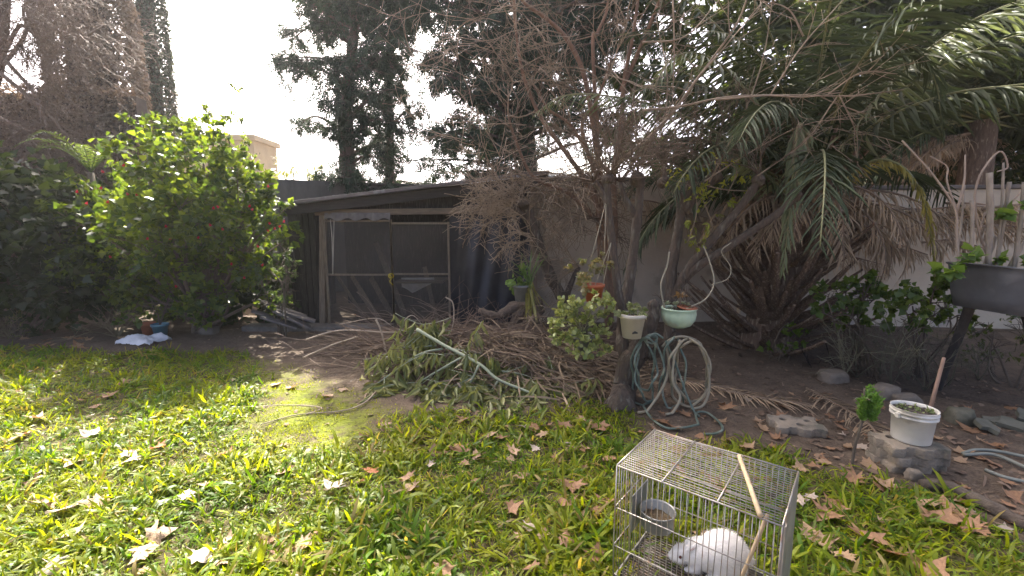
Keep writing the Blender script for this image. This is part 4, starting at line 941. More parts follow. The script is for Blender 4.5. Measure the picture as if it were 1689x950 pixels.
# ================================================================== PALMS
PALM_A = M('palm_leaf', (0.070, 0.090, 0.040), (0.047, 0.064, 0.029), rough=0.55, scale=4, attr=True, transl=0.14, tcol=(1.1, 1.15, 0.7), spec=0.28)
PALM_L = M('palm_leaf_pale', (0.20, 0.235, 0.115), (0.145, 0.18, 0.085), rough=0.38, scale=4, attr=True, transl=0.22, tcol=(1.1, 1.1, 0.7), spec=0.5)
PALM_Y = M('palm_leaf_yellow', (0.42, 0.36, 0.10), (0.28, 0.27, 0.09), rough=0.45, scale=3, attr=True, transl=0.35, tcol=(1.2, 1.1, 0.6))
PALM_D = M('palm_leaf_dead', (0.50, 0.385, 0.26), (0.35, 0.265, 0.175), rough=0.8, scale=5, attr=True, transl=0.15, spec=0.2)
PETI = M('palm_petiole', (0.22, 0.22, 0.09), (0.15, 0.15, 0.06), rough=0.5, scale=6)
PETI_D = M('palm_petiole_dead', (0.26, 0.19, 0.13), (0.15, 0.105, 0.07), rough=0.85, scale=6, bump=0.3)
BOOT = M('palm_leaf_base', (0.20, 0.135, 0.088), (0.10, 0.067, 0.045), rough=0.9, scale=8, bump=0.7, bscale=25, stretch=(4, 4, 1), c3=(0.33, 0.25, 0.17), s3=9)
def clear(rach):                          # True where a frond does not hang down in front of the tub
    return not any(q[1] < 5.6 and (lambda u: u[0] > 1440 and u[1] > 215)(proj(q)) for q in rach)
def add_frond(pl, rach, ll, nl, mat, rm, w=0.028, droop=0.45, v=0.35, plane=None, ragged=0.0, r0=0.02, start=0.15, name='frond'):
    o = link(name, scatter(name, [frond_mesh(rach, nl, ll, w, droop, plane, v, start, ragged)]), mat, pl)
    link('rachis', tubes('rachis', [(rach, np.linspace(r0, 0.004, len(rach)))], 6), rm, o)
    return o
def arc(c, az, el, ln, sag, n=14, twist=0.0):
    p = np.array(c, float); o = [p.copy()]; e = el; a = az
    for i_ in range(n):
        e -= sag / n * (0.5 + 1.1 * i_ / n); a += twist / n
        p = p + ln / n * np.array([math.cos(a) * math.cos(e), math.sin(a) * math.cos(e), math.sin(e)]); o.append(p.copy())
    return np.array(o)
YP = 5.35
pb = G(1255, 572); pb = np.array([pb[0], 5.35, 0]); pc = P(1330, 300, YP)
p1 = thing('palm_tree', 'bushy date palm with a skirt of brown frond stubs behind the pollards', 'palm', pb)
tr_ = spline([pb - [0, 0, 0.1], pb + (pc - pb) * 0.4, pc + [0, 0.1, 0.1]], 8); link('trunk', tubes('trunk', [(tr_, np.linspace(0.30, 0.22, len(tr_)))], 12), BOOT, p1)
# leaf bases: curved tapered stubs, each a part
def boot_mesh(k):
    n = 6; pts = np.array([[0.02 * math.sin(k + i_), i_ / (n - 1), 0.28 * (i_ / (n - 1)) ** 1.6] for i_ in range(n)])
    wd = np.array([0.13, 0.10, 0.066, 0.048, 0.040, 0.030]); th = np.array([0.05, 0.04, 0.03, 0.026, 0.024, 0.018]); vs = []
    for q_ in range(n):
        for sx, sz in ((-1, -.4), (-.5, .8), (.5, .8), (1, -.4), (0, -1)): vs.append((pts[q_, 0] + sx * wd[q_], pts[q_, 1], pts[q_, 2] + sz * th[q_]))
    fs = [(q_ * 5 + j, q_ * 5 + (j + 1) % 5, q_ * 5 + 5 + (j + 1) % 5, q_ * 5 + 5 + j) for q_ in range(n - 1) for j in range(5)] + [(4, 3, 2, 1, 0), tuple(n * 5 - 5 + j for j in range(5))]
    me = bpy.data.meshes.new('leaf_base'); me.from_pydata(vs, [], fs); me.update(); me.materials.append(BOOT); return me
boots = [boot_mesh(k) for k in range(4)]
nb = 230
for k in range(nb):
    t_ = (k + 0.5) / nb; i_ = t_ * (len(tr_) - 1); c = tr_[int(i_)] * (1 - i_ % 1) + tr_[min(int(i_) + 1, len(tr_) - 1)] * (i_ % 1)
    a = k * 2.399963 + random.uniform(-.2, .2); el = 0.35 + 0.45 * t_ + random.uniform(-.2, .2)
    d = np.array([[math.cos(a) * math.cos(el), math.sin(a) * math.cos(el), math.sin(el)]]); R = frames(d, np.array([[0, 0, 1.0]]))[0]
    o = bpy.data.objects.new('leaf_base', boots[k % 4]); COL.objects.link(o); o.parent = p1
    s = (0.60 + 0.45 * random.random()) * (1.12 - 0.25 * t_); m = Matrix([list(R[0]), list(R[1]), list(R[2])]).to_4x4()
    pos = V(c + d[0] * 0.16) - Vector(p1.location)
    o.matrix_local = Matrix.Translation(pos) @ m @ Matrix.Diagonal((0.62, s, s * 0.85, 1)); 
# specific arching fronds seen in the photograph
def pxr(pts, Ys): return spline([P(x, y, yy) for (x, y), yy in zip(pts, Ys)], 7)
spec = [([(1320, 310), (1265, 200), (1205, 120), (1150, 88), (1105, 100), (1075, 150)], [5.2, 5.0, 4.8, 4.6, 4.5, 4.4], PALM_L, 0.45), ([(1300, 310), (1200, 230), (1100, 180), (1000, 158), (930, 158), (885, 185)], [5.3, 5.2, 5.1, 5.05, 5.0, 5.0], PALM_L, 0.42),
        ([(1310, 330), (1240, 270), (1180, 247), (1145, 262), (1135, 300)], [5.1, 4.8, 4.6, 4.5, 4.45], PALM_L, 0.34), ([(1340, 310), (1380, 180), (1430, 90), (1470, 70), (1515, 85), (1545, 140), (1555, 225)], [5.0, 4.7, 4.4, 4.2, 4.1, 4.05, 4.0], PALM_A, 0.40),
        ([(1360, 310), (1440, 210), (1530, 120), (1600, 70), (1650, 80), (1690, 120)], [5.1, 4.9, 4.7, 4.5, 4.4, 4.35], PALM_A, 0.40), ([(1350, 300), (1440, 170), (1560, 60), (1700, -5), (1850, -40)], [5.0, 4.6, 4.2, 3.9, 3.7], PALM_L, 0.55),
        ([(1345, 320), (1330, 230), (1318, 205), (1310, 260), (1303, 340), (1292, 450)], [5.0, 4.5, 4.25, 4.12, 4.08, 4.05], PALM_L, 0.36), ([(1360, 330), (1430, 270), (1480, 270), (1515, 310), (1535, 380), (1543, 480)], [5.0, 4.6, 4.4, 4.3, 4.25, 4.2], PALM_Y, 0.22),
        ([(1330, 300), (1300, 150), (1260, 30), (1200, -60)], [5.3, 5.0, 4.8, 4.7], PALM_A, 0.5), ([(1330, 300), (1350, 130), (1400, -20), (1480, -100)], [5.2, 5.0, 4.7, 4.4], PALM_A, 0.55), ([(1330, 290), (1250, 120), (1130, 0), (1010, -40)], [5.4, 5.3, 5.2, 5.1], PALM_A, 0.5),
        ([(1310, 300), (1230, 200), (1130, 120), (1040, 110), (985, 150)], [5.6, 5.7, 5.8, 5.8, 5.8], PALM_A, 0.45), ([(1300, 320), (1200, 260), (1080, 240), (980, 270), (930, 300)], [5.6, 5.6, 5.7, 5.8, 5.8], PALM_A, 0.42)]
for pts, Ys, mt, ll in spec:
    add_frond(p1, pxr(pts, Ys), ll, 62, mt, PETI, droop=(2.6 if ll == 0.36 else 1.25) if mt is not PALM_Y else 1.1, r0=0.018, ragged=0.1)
for k in range(46):
    az = k * 2.399963; el = 0.15 + 1.3 * (k / 46); rc = arc(pc, az, el, 2.5 + 0.7 * random.random(), 1.1 + 0.7 * random.random(), twist=random.uniform(-.3, .3))
    if not clear(rc): continue
    add_frond(p1, rc, 0.58, 66, PALM_A, PETI, w=0.03, droop=0.95, r0=0.018, ragged=0.08)
# dead fronds: a brown skirt hanging from the crown
for k in range(30):
    az = k * 2.4 + 0.4; el = -0.05 + 0.5 * random.random(); rc = arc(pc - [0, 0, 0.1 + 0.3 * random.random()], az, el, 1.2 + 0.5 * random.random(), 1.5 + 0.5 * random.random())
    add_frond(p1, rc, 0.40, 30, PALM_D, PETI_D, w=0.02, droop=1.3, ragged=0.6, r0=0.02, name='dead_frond')
# second palm further right and back
pc2 = P(1620, 200, 7.7)
p2 = thing('palm_tree', 'darker palm behind the cut canes with dead fronds over the cream wall', 'palm', pc2 * [1, 1, 0])
link('trunk', tubes('trunk', [(np.array([pc2 * [1, 1, 0] - [0, 0, .1], pc2 * [1, 1, 0.5], pc2]), [0.30, 0.24, 0.2])], 12), BOOT, p2)
for k in range(52):
    az = k * 2.399963; el = -0.1 + 1.4 * (k / 52)
    if math.sin(az) < -0.35: el = max(el, 0.75)
    rc = arc(pc2, az, el, 2.6 + 0.6 * random.random(), 1.0 + 0.6 * random.random(), twist=random.uniform(-.3, .3))
    if not clear(rc): continue
    add_frond(p2, rc, 0.56, 60, PALM_A, PETI, w=0.03, droop=0.95, r0=0.018, ragged=0.08)
for k in range(26):
    az = PI - 0.6 + 1.0 * random.random() if k % 2 else 2.6 * random.random() + 0.2; rc = arc(pc2 - [0, 0, 0.15 + 0.3 * random.random()], az, -0.1 + 0.3 * random.random(), 1.5 + 0.6 * random.random(), 1.3)
    add_frond(p2, rc, 0.42, 30, PALM_D, PETI_D, w=0.02, droop=1.4, ragged=0.6, r0=0.02, name='dead_frond')
# dead fronds slung along the top of the walls
for k, (x, y, dx, dy, Y) in enumerate(((1335, 345, 160, 10, 6.2), (1380, 360, 150, 20, 6.1), (1440, 350, 130, 5, 6.0), (1330, 375, 170, 40, 6.0), (1500, 350, 140, 0, 5.8), (1400, 395, 130, 25, 5.9), (1560, 335, 120, 20, 5.7), (1320, 420, 150, 20, 5.9), (1370, 330, 150, 20, 6.2), (1480, 380, 110, -10, 5.8), (1560, 360, 120, 10, 5.7), (1620, 345, 130, 0, 5.6), (1600, 375, 120, 10, 5.6), (1520, 400, 100, 8, 5.7),
                                      (860, 300, 120, 3, 6.7), (900, 305, 110, 8, 6.65), (880, 320, 100, 0, 6.6), (960, 310, 90, 5, 6.7), (1050, 350, 120, 10, 6.6), (1120, 372, 100, 4, 6.6), (1020, 330, 110, 20, 6.6))):
    rc = pxr([(x, y), (x + dx * .5, y + dy * .5 - 8), (x + dx, y + dy)], [Y, Y - 0.05, Y - 0.1])
    t_ = thing('dead_palm_frond', 'dry brown palm frond hanging over the ' + ('cream' if x > 1300 else 'tan') + ' garden wall', 'frond', rc[0], 'dead fronds hanging over the ' + ('cream' if x > 1300 else 'tan') + ' wall')
    o = link('leaflets', scatter('leaflets', [frond_mesh(rc, 44, 0.40, 0.018, 1.6, None, 0.0, 0.02, 0.5)]), PALM_D, t_); link('rachis', tubes('rachis', [(rc, np.linspace(0.016, 0.006, len(rc)))], 6), PETI_D, t_)

# dense evergreen closing the view behind the palms
ev = [(1080, 40, 30), (1150, 60, 32), (1230, 40, 36), (1300, 80, 40), (1060, 130, 26), (1130, 160, 26), (1240, 150, 36), (1190, 235, 32), (1090, 250, 28), (1020, 215, 24), (1180, -10, 36), (1290, 0, 40), (1380, 60, 60), (1450, 20, 60), (1530, 60, 60), (1610, 30, 60), (1690, 60, 60), (1420, 140, 60), (1500, 160, 60), (1580, 150, 60), (1660, 170, 60), (1380, 230, 60), (1460, 250, 60), (1540, 250, 60), (1620, 260, 60), (1700, 260, 60), (1750, 120, 70), (1320, 200, 50), (1280, 260, 50), (1220, 290, 40), (1500, -40, 70), (1620, -50, 70), (1400, -50, 60), (1150, 290, 36), (1780, 20, 70)]
shrub('evergreen_tree', 'dense dark evergreen filling the gap behind the palms', 'tree', P(1520, 400, 9.0) * [1, 1, 0], [(x, y, r * 1.15) for x, y, r in ev], 9.0, 560, 0.18, (np.array([.030, .045, .026]), np.array([.05, .065, .035])), shape=([(0, 0, 0), (0.25, 0.5, 0.06), (0, 1, -0.1), (-0.25, 0.5, 0.06)], [(0, 1, 2, 3)]), seed=21, jit=0.6, stem_r=0.06)
# ================================================================== BRUSH PILE
DEADTW = M('dead_twig', (0.20, 0.14, 0.095), (0.115, 0.08, 0.056), rough=0.85, scale=8)
STRAW = M('dry_straw', (0.36, 0.27, 0.17), (0.23, 0.165, 0.10), rough=0.8, scale=6, transl=0.2, attr=True)
pc_ = np.array([*G(745, 612)[:2], 0]); 
def mound(x, y):
    h = 0.30 * np.exp(-(((x + 0.95) / 0.95) ** 2 + ((y - 4.85) / 0.8) ** 2)) + 0.20 * np.exp(-(((x + 0.2) / 0.75) ** 2 + ((y - 4.45) / 0.6) ** 2)) + 0.24 * np.exp(-(((x - 0.55) / 0.6) ** 2 + ((y - 4.6) / 0.55) ** 2))
    return h + height(x, y)
pile = thing('brush_pile', 'heap of tangled dry brown twigs and prunings in front of the shed', 'brush pile', pc_)
tw = []
for k in range(560):
    a = random.random(); cx_, cy_ = ((-0.95, 4.85), (-0.35, 4.55), (0.1, 4.6))[random.choices((0, 1, 2), (5, 3, 2))[0]]
    x, y = rng.normal() * 0.55 + cx_, rng.normal() * 0.34 + cy_ + 0.12; h = mound(x, y); z = 0.01 + h * random.random() ** 0.45
    ang = random.choice((0.2, 2.7, -0.3)) + rng.normal() * 0.6; d = np.array([math.cos(ang), 0.7 * math.sin(ang), rng.normal() * 0.15])
    b = []; grow(b, [x, y, z], d, 0.35 + 0.7 * random.random(), 0.004 + 0.007 * random.random() ** 2, 1, kids=3, wig=0.22, grav=-0.03, spread=0.6, seg=6, rmin=0.0022)
    for pl, r_ in b: pl[:, 2] = np.maximum(pl[:, 2], 0.012 + 0.01 * random.random())
    tw += b
link('twigs', tubes('twigs', tw, 4), DEADTW, pile, 'stuff')
# sticks standing out of the heap
tw = []
for pts, Y, r in (([(620, 527), (628, 545), (640, 590)], 4.5, 0.012), ([(735, 490), (747, 500), (748, 530), (740, 560)], 4.7, 0.009), ([(505, 560), (560, 545), (640, 548), (690, 545)], 4.7, 0.010), ([(500, 590), (545, 570), (590, 555)], 4.5, 0.010), ([(755, 632), (790, 680), (805, 705)], 3.75, 0.009),
                  ([(660, 535), (680, 520), (700, 540)], 4.9, 0.006), ([(560, 535), (620, 525), (650, 540)], 4.9, 0.006), ([(930, 640), (880, 648), (860, 640)], 3.9, 0.009)):
    s_ = spline([P(x, y, Y) for x, y in pts], 6); s_[:, 2] = np.maximum(s_[:, 2], 0.012); link('stick', tubes('stick', [(s_, np.linspace(r, r * 0.6, len(s_)))], 6), M('bleached_stick', (0.42, 0.34, 0.25), (0.29, 0.23, 0.17), rough=0.8, scale=9), pile)
# straw of old palm leaflets towards the trunk
n = 3000; X = rng.normal(size=n) * 0.42 + 0.42; Y = rng.normal(size=n) * 0.32 + 4.5; Z = mound(X, Y) * (0.4 + 0.6 * rng.random(n)) + 0.01
d = rdir(n) * [1, 0.8, 0.35] + np.array([0.5, -0.2, -0.1]); tv, tf = blade(0.7, 0.05)
link('straw', scatter('straw', [(tv, tf, np.stack([X, Y, Z], 1), frames(d, rdir(n) + [0, 0, 1]), 0.2 + 0.2 * rng.random(n), np.ones((n, 3)) * (0.5 + 0.8 * rng.random((n, 1))))]), STRAW, pile, 'stuff')
# freshly cut branch with wilted leaves
GREENB = M('green_branch_bark', (0.34, 0.37, 0.25), (0.25, 0.28, 0.18), rough=0.6, scale=8)
WILT = M('wilted_leaf', (1, 1, 1), (0.8, 0.85, 0.75), rough=0.5, scale=5, attr=True, transl=0.3, tcol=(1.2, 1.15, 0.6))
cbn = thing('cut_branch', 'freshly cut pale green branch with limp wilted leaves lying on the brush pile', 'branch', G(770, 650))
main = spline([P(688, 543, 4.25), P(730, 568, 4.08), P(790, 600, 3.88), P(822, 626, 3.76), P(878, 650, 3.66), P(888, 668, 3.62)], 7)
br = [(main, np.linspace(0.018, 0.010, len(main)))]; tips = []
for pts, Y in (([(700, 555), (706, 545), (698, 535)], 4.4), ([(730, 575), (690, 585), (640, 620), (612, 640)], 4.1), ([(760, 590), (700, 625), (660, 655)], 3.95), ([(790, 602), (770, 640), (740, 672)], 3.85), ([(822, 628), (800, 655), (760, 660), (700, 640)], 3.85), ([(860, 645), (840, 660), (800, 672)], 3.75),
               ([(800, 610), (850, 615), (885, 625)], 3.95), ([(735, 575), (780, 580), (812, 590)], 4.2), ([(878, 652), (830, 640), (785, 632)], 3.85), ([(870, 655), (900, 640), (930, 632)], 3.85), ([(720, 570), (660, 575), (640, 590)], 4.3)):
    s_ = spline([P(x, y, Y + 0.04 * i_ * random.uniform(-1, 1)) for i_, (x, y) in enumerate(pts)], 6); s_[:, 2] = np.maximum(s_[:, 2], 0.015); br.append((s_, np.linspace(0.011, 0.005, len(s_))))
    for q_ in range(9):
        g_ = []; grow(g_, s_[random.randrange(3, len(s_))], rdir(1)[0] * [1, 0.7, 0.3] + [0, -0.2, -.1], 0.32, 0.0045, 0, seg=4); br += g_; tips.append(g_[0][0])
    tips.append(s_)
for pl, _ in br: pl[:, 2] = np.maximum(pl[:, 2], 0.012)
link('stem', tubes('stem', br, 6), GREENB, cbn)
ps, ds = [], []
for pl in tips:
    n = 12; i_ = rng.integers(len(pl) // 3, len(pl), n); ps.append(pl[i_] + rng.normal(size=(n, 3)) * 0.018); ds.append(rdir(n) * [1, 1, 0.4] * 0.6 + np.array([0, -0.25, -0.75]))
for (x, y, Y) in ((703, 545, 4.3), (680, 600, 4.05), (770, 600, 4.1), (815, 605, 3.95), (690, 570, 4.2)):      # bunches hanging straight down
    n = 20; ps.append(P(x, y, Y) + rng.normal(size=(n, 3)) * [0.035, 0.035, 0.05]); ds.append(rdir(n) * 0.25 + np.array([0, 0, -1.0]))
p, d = np.concatenate(ps), np.concatenate(ds); n = len(p); p[:, 2] = np.maximum(p[:, 2], 0.03); a = rng.random((n, 1))
d[:, 2] = np.where(p[:, 2] < 0.13, d[:, 2] * 0.2, d[:, 2])
col = (np.array([0.16, 0.19, 0.07]) * (1 - a) + np.array([0.34, 0.33, 0.12]) * a) * (0.7 + 0.6 * rng.random((n, 1)))
link('wilted_leaves', scatter('wilted_leaves', [(*oval(0.21, 0.10, 0.2), p, frames(d, rdir(n) + [0, -0.4, 0.3]), 0.11 + 0.09 * rng.random(n), col)]), WILT, cbn, 'stuff')
# thin branch lying on the moss
s_ = spline([G(x, y, 0.02) for x, y in ((430, 700), (490, 684), (560, 678), (600, 665), (625, 640))], 6); b = [(s_, np.linspace(0.004, 0.007, len(s_)))]
b.append((spline([G(x, y, 0.015) for x, y in ((505, 684), (530, 672), (470, 668), (400, 672))], 5), np.linspace(0.005, 0.003, 16)))
tag(link('fallen_stick', tubes('fallen_stick', b, 5), M('bleached_stick', (0.4, .3, .2))), 'thin forked grey stick lying across the mossy patch', 'stick')
# driftwood-like root stump beside the tarp
st_ = [limb([(790, 512), (820, 520), (850, 505), (872, 500), (890, 520)], [5.6, 5.5, 5.45, 5.4, 5.4], 0.035, 0.10, amp=0.3), limb([(845, 545), (856, 520), (870, 505), (895, 498)], 5.45, 0.07, 0.09, amp=0.25, seed=3), limb([(840, 548), (868, 540), (895, 545)], 5.4, 0.06, 0.05, amp=0.3), limb([(870, 550), (880, 520), (885, 495)], 5.5, 0.12, 0.07, amp=0.25)]
tag(link('root_stump', tubes('root_stump', st_, 9), M('stump_wood', (0.21, 0.155, 0.11), (0.10, 0.075, 0.055), rough=0.95, scale=8, bump=0.9, stretch=(1, 3, 3))), 'gnarled dead root stump at the foot of the leaning pollard', 'stump')

# ================================================================== HANGING POTS
CREAM = M('cream_plastic', (0.60, 0.55, 0.44), (0.50, 0.45, 0.35), rough=0.55, scale=5, bump=0.1, c3=(0.40, 0.36, 0.27), s3=5)
MINT = M('mint_ceramic', (0.50, 0.62, 0.44), (0.40, 0.52, 0.36), rough=0.5, scale=6, c3=(0.38, 0.40, 0.28), s3=7)
GREYP = M('grey_plastic', (0.26, 0.26, 0.25), (0.18, 0.18, 0.175), rough=0.6, scale=6)
WIRE = M('old_wire', (0.34, 0.30, 0.20), (0.25, 0.22, 0.15), rough=0.6, scale=10)
SUCC = M('succulent_leaf', (1, 1, 1), (0.86, 0.9, 0.82), rough=0.4, scale=5, attr=True, transl=0.3, tcol=(1.25, 1.2, 0.6))
# cream pot wired to the trunk
cpb = P(1042, 556, 3.52); cp1 = pot('hanging_pot', 'tall cream plastic pot with a stain tied to the forked trunk', cpb, 0.105, 0.20, CREAM)
link('plant', scatter('plant', [leaves_in([(cpb + [-0.02, 0, 0.24], 0.09), (cpb + [0.06, 0, 0.25], 0.08), (cpb + [-0.08, -.02, 0.23], 0.07)], 2600, 0.032, oval(0.7), (np.array([.17, .22, .07]), np.array([.40, .40, .20])))]), SUCC, cp1, 'stuff')
link('stain_patch', tubes('stain_patch', [(np.array([cpb + [-0.02, -0.083, 0.05], cpb + [0.0, -0.09, 0.062], cpb + [0.02, -0.088, 0.055]]), [0.006, 0.012, 0.006])], 6), M('dark_patch', (0.05, 0.045, 0.035)), cp1)
# terracotta pot higher up with reddish pelargonium
tpb = P(979, 497, 3.78); tp1 = pot('hanging_pot', 'orange terracotta pot with reddish green plant hung above the jade bush', tpb, 0.088, 0.155, M('orange_plastic', (0.48, 0.13, 0.05), (0.38, 0.10, 0.04), rough=0.6, scale=6))
link('plant', scatter('plant', [leaves_in([(P(975, 455, 3.78), 0.13), (P(950, 445, 3.78), 0.09), (P(990, 440, 3.8), 0.08), (P(965, 465, 3.72), 0.08), (P(993, 425, 3.8), 0.06)], 1500, 0.04, oval(0.75), (np.array([.17, .20, .07]), np.array([.32, .24, .11])))]), SUCC, tp1, 'stuff')
link('hanger', tubes('hanger', [(np.array([tpb + [0.08, 0, 0.15], P(1000, 330, 3.85)]), 0.003), (np.array([tpb + [-0.08, 0, 0.15], P(1000, 330, 3.85)]), 0.003)], 5), WIRE, tp1)
# trailing jade bush in its own low pot
jb = P(962, 560, 3.7); jb[2] = 0.42
jd = pot('hanging_pot', 'hanging pot overflowing with trailing round-leaved jade left of the trunk', jb, 0.10, 0.16, GREYP)
jc = [(P(x, y, 3.66 + 0.12 * math.sin(x)), r) for x, y, r in ((930, 520, .10), (925, 545, .11), (955, 510, .10), (950, 545, .12), (985, 500, .08), (980, 530, .10), (960, 565, .10), (990, 560, .10), (1005, 520, .07), (1010, 495, .07), (935, 500, .07), (1000, 580, .06), (985, 575, .07), (940, 565, .08), (915, 535, .06))]
link('jade_leaves', scatter('jade_leaves', [leaves_in(jc, 3600, 0.038, oval(0.8, 0.05, 0.05), (np.array([.22, .27, .09]), np.array([.44, .45, .17])), shell=0.3)]), SUCC, jd, 'stuff')
js = []
for c_, r_ in jc: s_ = spline([jb + [0, 0, 0.14], (jb + c_) / 2 + [0, 0, 0.14], c_], 5); js.append((s_, np.linspace(0.008, 0.003, len(s_))))
link('jade_stems', tubes('jade_stems', js, 5), M('jade_stem', (0.24, 0.22, 0.13)), jd)
link('hanger', tubes('hanger', [(np.array([jb + [0.09, 0, 0.15], P(1008, 400, 3.8)]), 0.003), (np.array([jb + [-0.05, 0.05, 0.15], P(1008, 400, 3.8)]), 0.003)], 5), WIRE, jd)
# mint green bowl on a long looping stem
mb = P(1118, 540, 3.68)
mt = thing('hanging_bowl', 'mint green ribbed bowl hanging on a looping wire beside the trunk', 'bowl', mb)
prof = [(0.001, 0), (0.06, 0.003), (0.105, 0.025), (0.136, 0.075), (0.142, 0.12), (0.136, 0.155), (0.146, 0.162), (0.146, 0.172), (0.13, 0.172), (0.126, 0.15)]
link('bowl_body', lathe('bowl_body', prof, mb, 48, None, 0.02, 16), MINT, mt); link('potting_soil', disc('potting_soil', mb + [0, 0, 0.155], 0.127, 20, 0.006), MATS['potting_soil'], mt)
link('terracotta_saucer', lathe('terracotta_saucer', [(0.001, 0), (0.07, 0), (0.085, 0.012), (0.08, 0.014), (0.001, 0.008)], mb + [0.06, -0.03, 0.172], 24, Euler((0.1, 0.05, 0))), TERRA, mt)
lp = [(1096, 508), (1090, 470), (1100, 440), (1104, 415)]; lp2 = [(1140, 506), (1165, 492), (1178, 465), (1170, 430), (1160, 405)]
link('hanging_wire', tubes('hanging_wire', [(spline([P(x, y, 3.68 + .03 * i_) for i_, (x, y) in enumerate(lp)], 6), 0.0065), (spline([P(x, y, 3.62 + .06 * i_) for i_, (x, y) in enumerate(lp2)], 6), 0.0065), (spline([P(1172, 470, 3.65), P(1200, 460, 3.65), P(1205, 440, 3.68), P(1190, 415, 3.7), P(1206, 400, 3.7)], 6), 0.004)], 6), WIRE, mt)
link('plant', scatter('plant', [leaves_in([(mb + [x, -0.03, 0.178], 0.045) for x in (-0.1, -0.05, 0.0, 0.05)], 4500, 0.028, oval(0.8), (np.array([.26, .30, .20]), np.array([.40, .42, .32])))]), SUCC, mt, 'stuff')
tw = []; shoots([mb + [0, 0, 0.15]], 9, 0.22, tw, r=0.003, kids=2); link('dry_stems', tubes('dry_stems', tw, 4), SHOOT2, mt, 'stuff')
link('dry_leaf_cluster', scatter('dry_leaf_cluster', [leaves_in([(mb + [0.02, 0, 0.26], 0.05)], 2200, 0.04, oval(0.6), (np.array([.30, .17, .06]), np.array([.4, .24, .1])))]), SUCC, mt, 'stuff')
# grey pot hanging on the leaning pollard
gb = P(860, 496, 5.05); gp = pot('hanging_pot', 'grey pot with fresh round leaves and withered trailing blades on the leaning pollard', gb, 0.10, 0.19, GREYP)
link('fresh_leaves', scatter('fresh_leaves', [leaves_in([(P(857, 458, 5.0), 0.13), (P(850, 468, 5.0), 0.09), (P(868, 465, 5.0), 0.08)], 1000, 0.06, oval(0.85), (np.array([.15, .25, .06]), np.array([.24, .34, .10])))]), SUCC, gp, 'stuff')
n = 42; p = np.tile(gb + [0.09, -0.05, 0.2], (n, 1)) + rng.normal(size=(n, 3)) * 0.02; d = rng.normal(size=(n, 3)) * [.16, .12, .1] + [0.12, -0.1, -1.0]; 
link('withered_blades', scatter('withered_blades', [(*blade(0.3, 0.05), p, frames(d, rdir(n)), 0.28 + 0.2 * rng.random(n), np.array([0.40, 0.36, 0.12]) * (0.6 + 0.7 * rng.random((n, 1)))), (*blade(0.9, 0.05), p[:14] + [0, 0, 0.02], frames(rng.normal(size=(14, 3)) * .4 + [0.05, 0, 1], rdir(14)), np.full(14, 0.38), np.tile([0.16, 0.24, 0.08], (14, 1)))]), SUCC, gp, 'stuff')
link('hanger', tubes('hanger', [(np.array([gb + [0.0, 0, 0.19], P(888, 405, 5.25)]), 0.004)], 5), WIRE, gp)

# ================================================================== HOSES
HOSE_G = M('green_hose', (0.075, 0.115, 0.09), (0.16, 0.19, 0.14), rough=0.5, scale=10, c3=(0.27, 0.29, 0.22), s3=12)
HOSE_B = M('beige_hose', (0.33, 0.285, 0.19), (0.24, 0.205, 0.135), rough=0.55, scale=8, c3=(0.20, 0.19, 0.13), s3=9)
def loop(cx, cy, rx, ry, Y, n=16, a0=-PI / 2, turns=1.0, dy=0.05, ph=0.0):
    return [P(cx + rx * math.cos(a0 + 2 * PI * turns * k / n) + 3 * math.sin(2.1 * k + ph), cy + ry * math.sin(a0 + 2 * PI * turns * k / n), Y + dy * math.sin(k * 1.1 + ph)) for k in range(n + 1)]
def fixz(s_, r):
    s_ = s_.copy(); s_[:, 2] = np.maximum(s_[:, 2], r + 0.004); return s_
gl = [loop(1071, 608, 22, 54, 3.52, ph=0), loop(1060, 620, 18, 62, 3.56, ph=2), loop(1066, 600, 17, 44, 3.50, ph=4), loop(1112, 622, 18, 66, 3.50, ph=1)]
gl += [[P(x, y, Y) for x, y, Y in ((1098, 562, 3.52), (1118, 610, 3.48), (1132, 650, 3.42), (1150, 690, 3.32), (1152, 700, 3.3))], [G(x, y, 0.02) for x, y in ((1152, 700), (1130, 705), (1100, 706), (1075, 690), (1060, 668))], [G(x, y, 0.02) for x, y in ((1152, 700), (1148, 682), (1165, 680), (1185, 695), (1192, 708), (1180, 715), (1160, 716))],
       [P(x, y, 3.5) for x, y in ((1062, 560), (1072, 552), (1084, 556), (1078, 566), (1066, 562), (1080, 550), (1094, 558))]]
hg = thing('garden_hose', 'faded green garden hose looped over the stub of the forked tree', 'hose', G(1075, 690))
for k, l_ in enumerate(gl):
    link('hose_loop', tubes('hose_loop', [(fixz(spline(l_, 5), 0.009), 0.009)], 8), HOSE_G, hg)
bl = [loop(1142, 612, 28, 50, 3.52, ph=0.5), loop(1136, 615, 32, 56, 3.48, ph=2.6)]
bl += [[P(x, y, Y) for x, y, Y in ((1098, 566, 3.54), (1103, 600, 3.5), (1095, 635, 3.46), (1072, 672, 3.40), (1052, 692, 3.36))], [P(x, y, Y) for x, y, Y in ((1122, 560, 3.5), (1112, 590, 3.46), (1110, 630, 3.42), (1122, 655, 3.38), (1110, 680, 3.35), (1098, 690, 3.33))], [P(x, y, Y) for x, y, Y in ((1150, 562, 3.52), (1166, 600, 3.48), (1170, 640, 3.46), (1160, 668, 3.42), (1140, 675, 3.4))],
       [P(x, y, 3.53) for x, y in ((1092, 572), (1105, 560), (1125, 555), (1145, 560), (1152, 568))]]
hb = thing('garden_hose', 'beige garden hose hanging in wide loops beside the green hose', 'hose', G(1130, 680))
for l_ in bl: link('hose_loop', tubes('hose_loop', [(fixz(spline(l_, 5), 0.0105), 0.0105)], 8), HOSE_B, hb)
